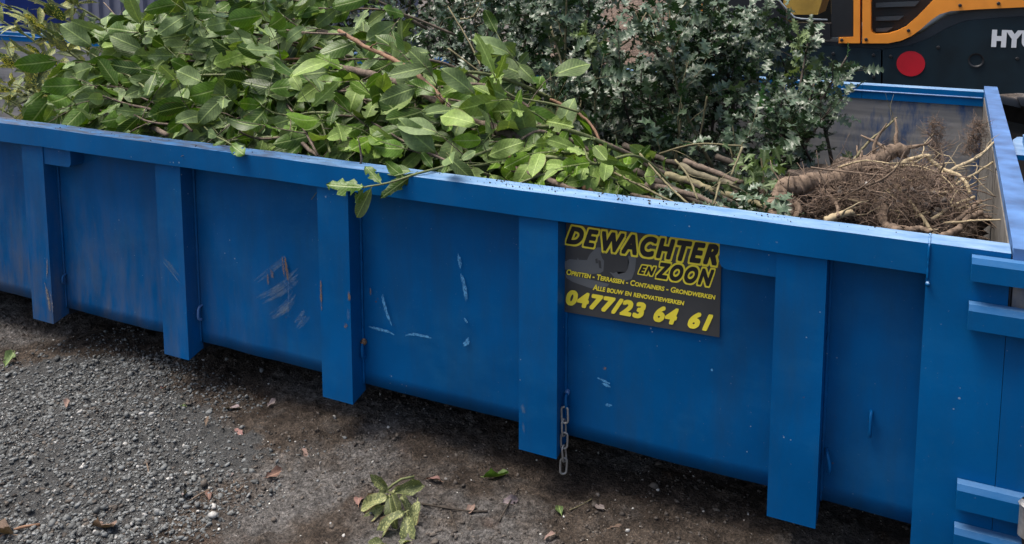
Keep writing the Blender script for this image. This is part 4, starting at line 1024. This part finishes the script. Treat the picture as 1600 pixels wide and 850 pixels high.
    for u, v in ((1392, 88), (1392, 140), (1466, 74), (1590, 92), (1365, 86), (1365, 120), (1302, 84), (1316, 62), (1354, 61), (1420, 47), (1500, 8), (1560, 5)):
        q = Vector(atY(u, v, YE)); yy = -.027 if v < 64 and u > 1310 else -.003
        MB().tube([q+Vector((0, yy+.004, 0)), q+Vector((0, yy-.004, 0)), q+Vector((0, yy-.006, 0))], [.010, .010, .007], 6).build('bolt', M_black, t, deform=bend)
    # undercarriage: two tracks and turntable
    for y0 in (YE+.1, YE+1.15):
        m = MB(); P = []
        for i in range(48):
            s_ = i/48*2*math.pi; x = 2.55+max(-.85, min(.85, 1.15*math.cos(s_)))+.22*math.cos(s_); z = .28+.27*math.sin(s_); P.append((x, z))
        m = prism(P, y0, y0+.4); o = m.build('track', M_rub, t, deform=lambda co: Vector(co)-org)
        for i in range(0, 48, 2):
            x, z = P[i]; MB().box(x-.03-org.x, x+.03-org.x, y0-.008-org.y, y0+.408-org.y, z-.02, z+.02).build('track_pad', M_rub, t)
    MB().tube([(2.7-org.x, .8, .4), (2.7-org.x, .8, .66)], .45, 20).build('turntable', M_black, t)
    # boom foot and hoses seen left of the cab
    slab('boom_foot', [(1066, -200), (1085, -200), (1072, 40), (1060, 42)], YE+.5, YE+.75, M_org, .01)
    slab('hose_guard', [(1071, -60), (1092, -60), (1092, 22), (1076, 24)], YE+.35, YE+.48, M_rub, .01)
    for i, v in enumerate((-2, 6, 14)):
        slab('hose_clamp', [(1075, v), (1089, v-1), (1089, v+3), (1075, v+4)], YE+.335, YE+.36, M_shoulder, .002)
    slab('slew_bracket', [(1092, -60), (1120, -60), (1118, 14), (1090, 20)], YE+.45, YE+.6, M_shoulder, .008)
excavator()

# ------------------------------------------------------------------ hedge, soil bank and walls behind
def background():
    random.seed(71)
    hd = thing('hedge', 'dense dark hedge standing behind the container', 'hedge', (-.6, 3.9, 0))
    org = Vector((-.6, 3.9, 0)); items = []
    hl = variants(lambda i: grid_leaf(i+80, .5, nx=2, ny=3, tear=0), 4, 'hedge_leaf', M_hedge)
    for i in range(15000):
        p = Vector((U(-2.6, .75), 3.9+random.gauss(0, .28), U(.1, 1.9)*U(.85, 1)))
        q = mnoise.noise(p*2.2)
        if q < -.35: continue
        items.append((random.choice(hl), p, rv(), rv(.7)+UP*.7-Vector((0, .3, 0)), U(.04, .075)))
    o = join_leaves('foliage', items, M_hedge, hd, org); o['kind'] = 'stuff'
    for i in range(9):
        x = -2.4+i*.38; m = MB()
        m.tube([(x-org.x, 0, 0), (x-org.x+U(-.05, .05), .03, .6), (x-org.x+U(-.15, .15), 0, 1.6)], [.035, .026, .01], 7); m.build('trunk', M_bark_dark, hd, smooth=True)
    # bank of soil and fallen leaves
    xs, ys = np.linspace(-1.2, 3.2, 90), np.linspace(4.4, 9.5, 70); V, F = [], []
    for y in ys:
        for x in xs:
            e = max(0, 1-((x-.9)/2.2)**2)*math.sin(math.pi*min(1, max(0, (y-4.4)/5.1)))**.6
            V.append((x, y, -.04+1.25*e+e*(.12*mnoise.noise(Vector((x*2, y*2, 0)))+.06*mnoise.noise(Vector((x*7, y*7, 3)))+.03*mnoise.noise(Vector((x*17, y*17, 3))))))
    nx = len(xs)
    for j in range(len(ys)-1):
        for i in range(nx-1): a = j*nx+i; F += [(a, a+1, a+nx+1), (a, a+nx+1, a+nx)]
    mt = Mat('leaf_strewn_soil'); p = mt.pos()
    c = mt.mix(mt.ramp(mt.noise(p, 16, 5, .7), [(.35, 0), (.65, 1)]), (.05, .034, .025), (.17, .12, .092)); mt.P(Base_Color=c, Roughness=.9, Normal=mt.bump(mt.noise(p, 30, 5), 1, .05))
    tag(link('soil_bank', tri_mesh('soil_bank', V, F), mt.m), 'brown bank of soil and fallen leaves behind the holly', kind='structure')
    # corrugated grey-blue shed wall
    M_shed = simple('grey_blue_sheet', (.14, .155, .215), .5, 0, .12, 4, .05)
    sh = thing('shed', 'grey-blue corrugated steel shed behind the laurel heap', 'shed', (-7.4, 7.6, 0))
    x = -10.4; i = 0; m = MB(); pts = []
    while x < -4.6:
        pts += [(x, 0), (x+.09, 0), (x+.12, .045), (x+.21, .045)]; x += .24
    V = [(a+7.4, b, z) for z in (0, 2.5) for a, b in pts]; n = len(pts); m.add(V, [(k, k+1, k+n+1, k+n) for k in range(n-1)]); m.build('wall', M_shed, sh)
    MB().box(-3.05, 2.85, .06, 2.4, 0, 2.48).build('shell', M_shed, sh); MB().box(-3.1, 2.9, -.03, 2.5, 2.5, 2.6).build('roof', M_shed, sh, bevel=.02)
    MB().box(.55, .75, -.04, -.002, .7, .80).build('lock_box', simple('black_lock_box', (.015, .015, .02), .5), sh, bevel=.01)
    # second blue skip at the far left
    sk = thing('skip', 'bright blue skip just visible behind the spotted laurel', 'skip', (-8.3, 4.9, 0))
    M_sb = simple('bright_blue_paint', (.006, .05, .30), .4, 0, .2, 3, .1)
    m = prism([(-.9, .15), (.9, .15), (1.25, 1.25), (-1.25, 1.25)], 0, .9); m.build('body', M_sb, sk, bevel=.02)
    MB().box(-1.3, 1.3, -.05, .95, 1.251, 1.33).build('rim', M_sb, sk, bevel=.01)
    for xx in (-.6, 0, .6): MB().box(xx-.05, xx+.05, -.06, -.002, .2, 1.24).build('rib', M_sb, sk, bevel=.01)
background()

# ------------------------------------------------------------------ small things on the ground
random.seed(81)
DL = {'red': M_deadred, 'brown': M_deadbrown, 'grey': M_deadgrey, 'green': M_laurel, 'yellow': M_deadbrown}
DV = {}
for k_, mt in DL.items():
    DV[k_] = variants(lambda i: grid_leaf(i+200, [.5, .62, .42][i % 3], fold=[.6, .9, .3][i % 3], curl=[.7, -.6, 1.0][i % 3], wave=.12, tear=.35, twist=.5, pet=.12), 3, k_+'_leaf', mt)
def ground_leaf(u, v, L, kind, label, group='fallen leaves on the soil'):
    p = atZ(u, v, 0); p[2] = ground_h(p[0], p[1])+.006
    var = random.choice(DV[kind]); o = bpy.data.objects.new('fallen_leaf', var[0]); COL.objects.link(o)
    o.matrix_basis = Matrix.Translation(Vector(p)) @ frame(Vector((U(-1, 1), U(-1, 1), U(0, .25))), UP+rv(.35)) @ Matrix.Diagonal((L, L, L, 1))
    tag(o, label, 'leaf', group)
for a in ((368, 667, .055, 'red', 'reddish dead leaf at the right edge of the gravel'), (375, 637, .06, 'grey', 'grey dead leaf behind the reddish one by the gravel'), (290, 640, .05, 'green', 'green leaf lying in the middle of the gravel'),
          (104, 644, .035, 'yellow', 'small ochre leaf on the gravel at left'), (322, 668, .03, 'yellow', 'small tan leaf left of the reddish one'), (417, 632, .035, 'grey', 'grey leaf in the shadow left of the third rib'),
          (415, 747, .05, 'red', 'pinkish dead leaf standing on the soil left of the spotted sprig'), (323, 766, .045, 'red', 'folded pinkish dead leaf at the lower edge of the gravel'), (360, 745, .04, 'grey', 'pale curled leaf above the folded pinkish one'),
          (145, 818, .075, 'brown', 'large brown crumpled leaf at the lower left'), (292, 770, .03, 'grey', 'small grey leaf beside the folded pinkish one'), (755, 750, .07, 'green', 'yellow-green rotting leaf in front of the fourth rib'), (785, 795, .06, 'grey', 'flat grey-green leaf right of the spotted sprig'),
          (952, 832, .06, 'brown', 'crumpled tan leaf at the bottom edge right of the middle'), (740, 790, .05, 'brown', 'dull brown leaf right of the thin stick'), (690, 755, .05, 'red', 'dark reddish leaf above the thin stick'), (8, 574, .07, 'green', 'green leaf at the left edge before the first rib'),
          (877, 810, .05, 'green', 'dark green scrap near the bottom edge'), (560, 790, .06, 'red', 'dark red leaf partly under the spotted sprig'), (945, 800, .045, 'grey', 'grey leaf below the chain'), (870, 845, .04, 'brown', 'brown leaf cut by the bottom edge'), (255, 610, .035, 'red', 'dark red scrap in the shadow behind the gravel'),
          (20, 836, .10, 'brown', 'long brown strip of bark at the lower left corner'), (470, 700, .04, 'brown', 'brown scrap on the soil below the third rib'), (640, 770, .035, 'grey', 'small grey leaf above the spotted sprig')):
    ground_leaf(*a)
# sprig of spotted laurel on the soil
p = Vector(atZ(615, 775, 0)); p.z = ground_h(p.x, p.y)
sp = thing('spotted_laurel_sprig', 'wilted yellow-spotted laurel sprig lying on the soil', 'sprig', p)
m = MB(); m.tube([(.05, .03, .05), (.02, .01, .045), (0, 0, .03), (-.01, -.02, .02)], .0035, 6); m.build('stem', M_bark_green, sp, smooth=True)
WILT = variants(lambda i: grid_leaf(i+60, [.32, .36, .28][i % 3], fold=[.9, 1.3, .7][i % 3], curl=[1.2, -.7, 1.6][i % 3], wave=.22, tooth=.2, exp=.85, twist=.4), 5, 'wilted_spotted_leaf', leaf_mat('wilted_spotted_leaf', (.055, .085, .02), (.12, .15, .055), (.2, .22, .08), .4, .5, spots=(.55, .55, .24), brown=.2))
def aim(u, v, z): q = atZ(u, v, z); return Vector(q)
for (u0, v0, z0_), (u1, v1, z1_) in (((608, 776, .05), (557, 788, .03)), ((608, 776, .05), (610, 812, .03)), ((633, 800, .04), (580, 830, .015)), ((652, 782, .05), (642, 825, .02)), ((636, 805, .03), (637, 850, .01)), ((606, 766, .04), (583, 744, .07)), ((608, 770, .04), (570, 768, .02)), ((612, 768, .05), (640, 762, .06)), ((615, 770, .06), (655, 765, .05)), ((600, 790, .02), (566, 815, .005)), ((625, 775, .04), (645, 795, .03)), ((600, 850, .01), (560, 848, .01)), ((640, 845, .01), (605, 852, .01)), ((612, 772, .03), (622, 800, .02))):
    a, b = aim(u0, v0, z0_), aim(u1, v1, z1_); put_leaf(random.choice(WILT), sp, p, a, b-a, UP*.6+(CAMV-a).normalized()*.6+rv(.25), (b-a).length*1.12, wsc=1.15)
def ground_stick(pts, r, mat, label):
    P = []
    for u, v in pts: q = atZ(u, v, 0); P.append(Vector((q[0], q[1], ground_h(q[0], q[1])+r+.002)))
    P = crv(P, 4); org = P[0].copy(); t = thing('ground_twig', label, 'twig', org, 'twigs on the soil'); MB().tube([q-org for q in P], r, 6).build('stem', mat, t, smooth=True)
for pts, r, mt, lb in (([(660, 790), (700, 796), (735, 799), (762, 801)], .0028, M_bark_dark, 'thin dark stick pointing away from the spotted sprig'), ([(810, 765), (795, 795), (780, 820)], .002, M_bark_dark, 'thin dark twig in front of the fourth rib'), ([(704, 800), (708, 815), (714, 832)], .002, M_bark_dark, 'short twig below the thin dark stick'),
                       ([(296, 778), (312, 772), (328, 764)], .002, M_root, 'pale root lying by the folded pinkish leaf'), ([(228, 718), (231, 730), (232, 738)], .002, M_root, 'short pale stalk in the gravel'), ([(365, 750), (370, 768), (380, 762)], .0015, M_root, 'fine curled pale root on the soil'), ([(120, 533), (140, 528), (170, 522)], .004, M_bark_dark, 'dark twig in the shade behind the gravel'),
                       ([(925, 780), (905, 792), (890, 800)], .002, M_bark_olive, 'fine twig below the chain'), ([(0, 838), (30, 826), (62, 820)], .004, M_bark_red, 'reddish stick at the lower left corner')):
    ground_stick(pts, r, mt, lb)
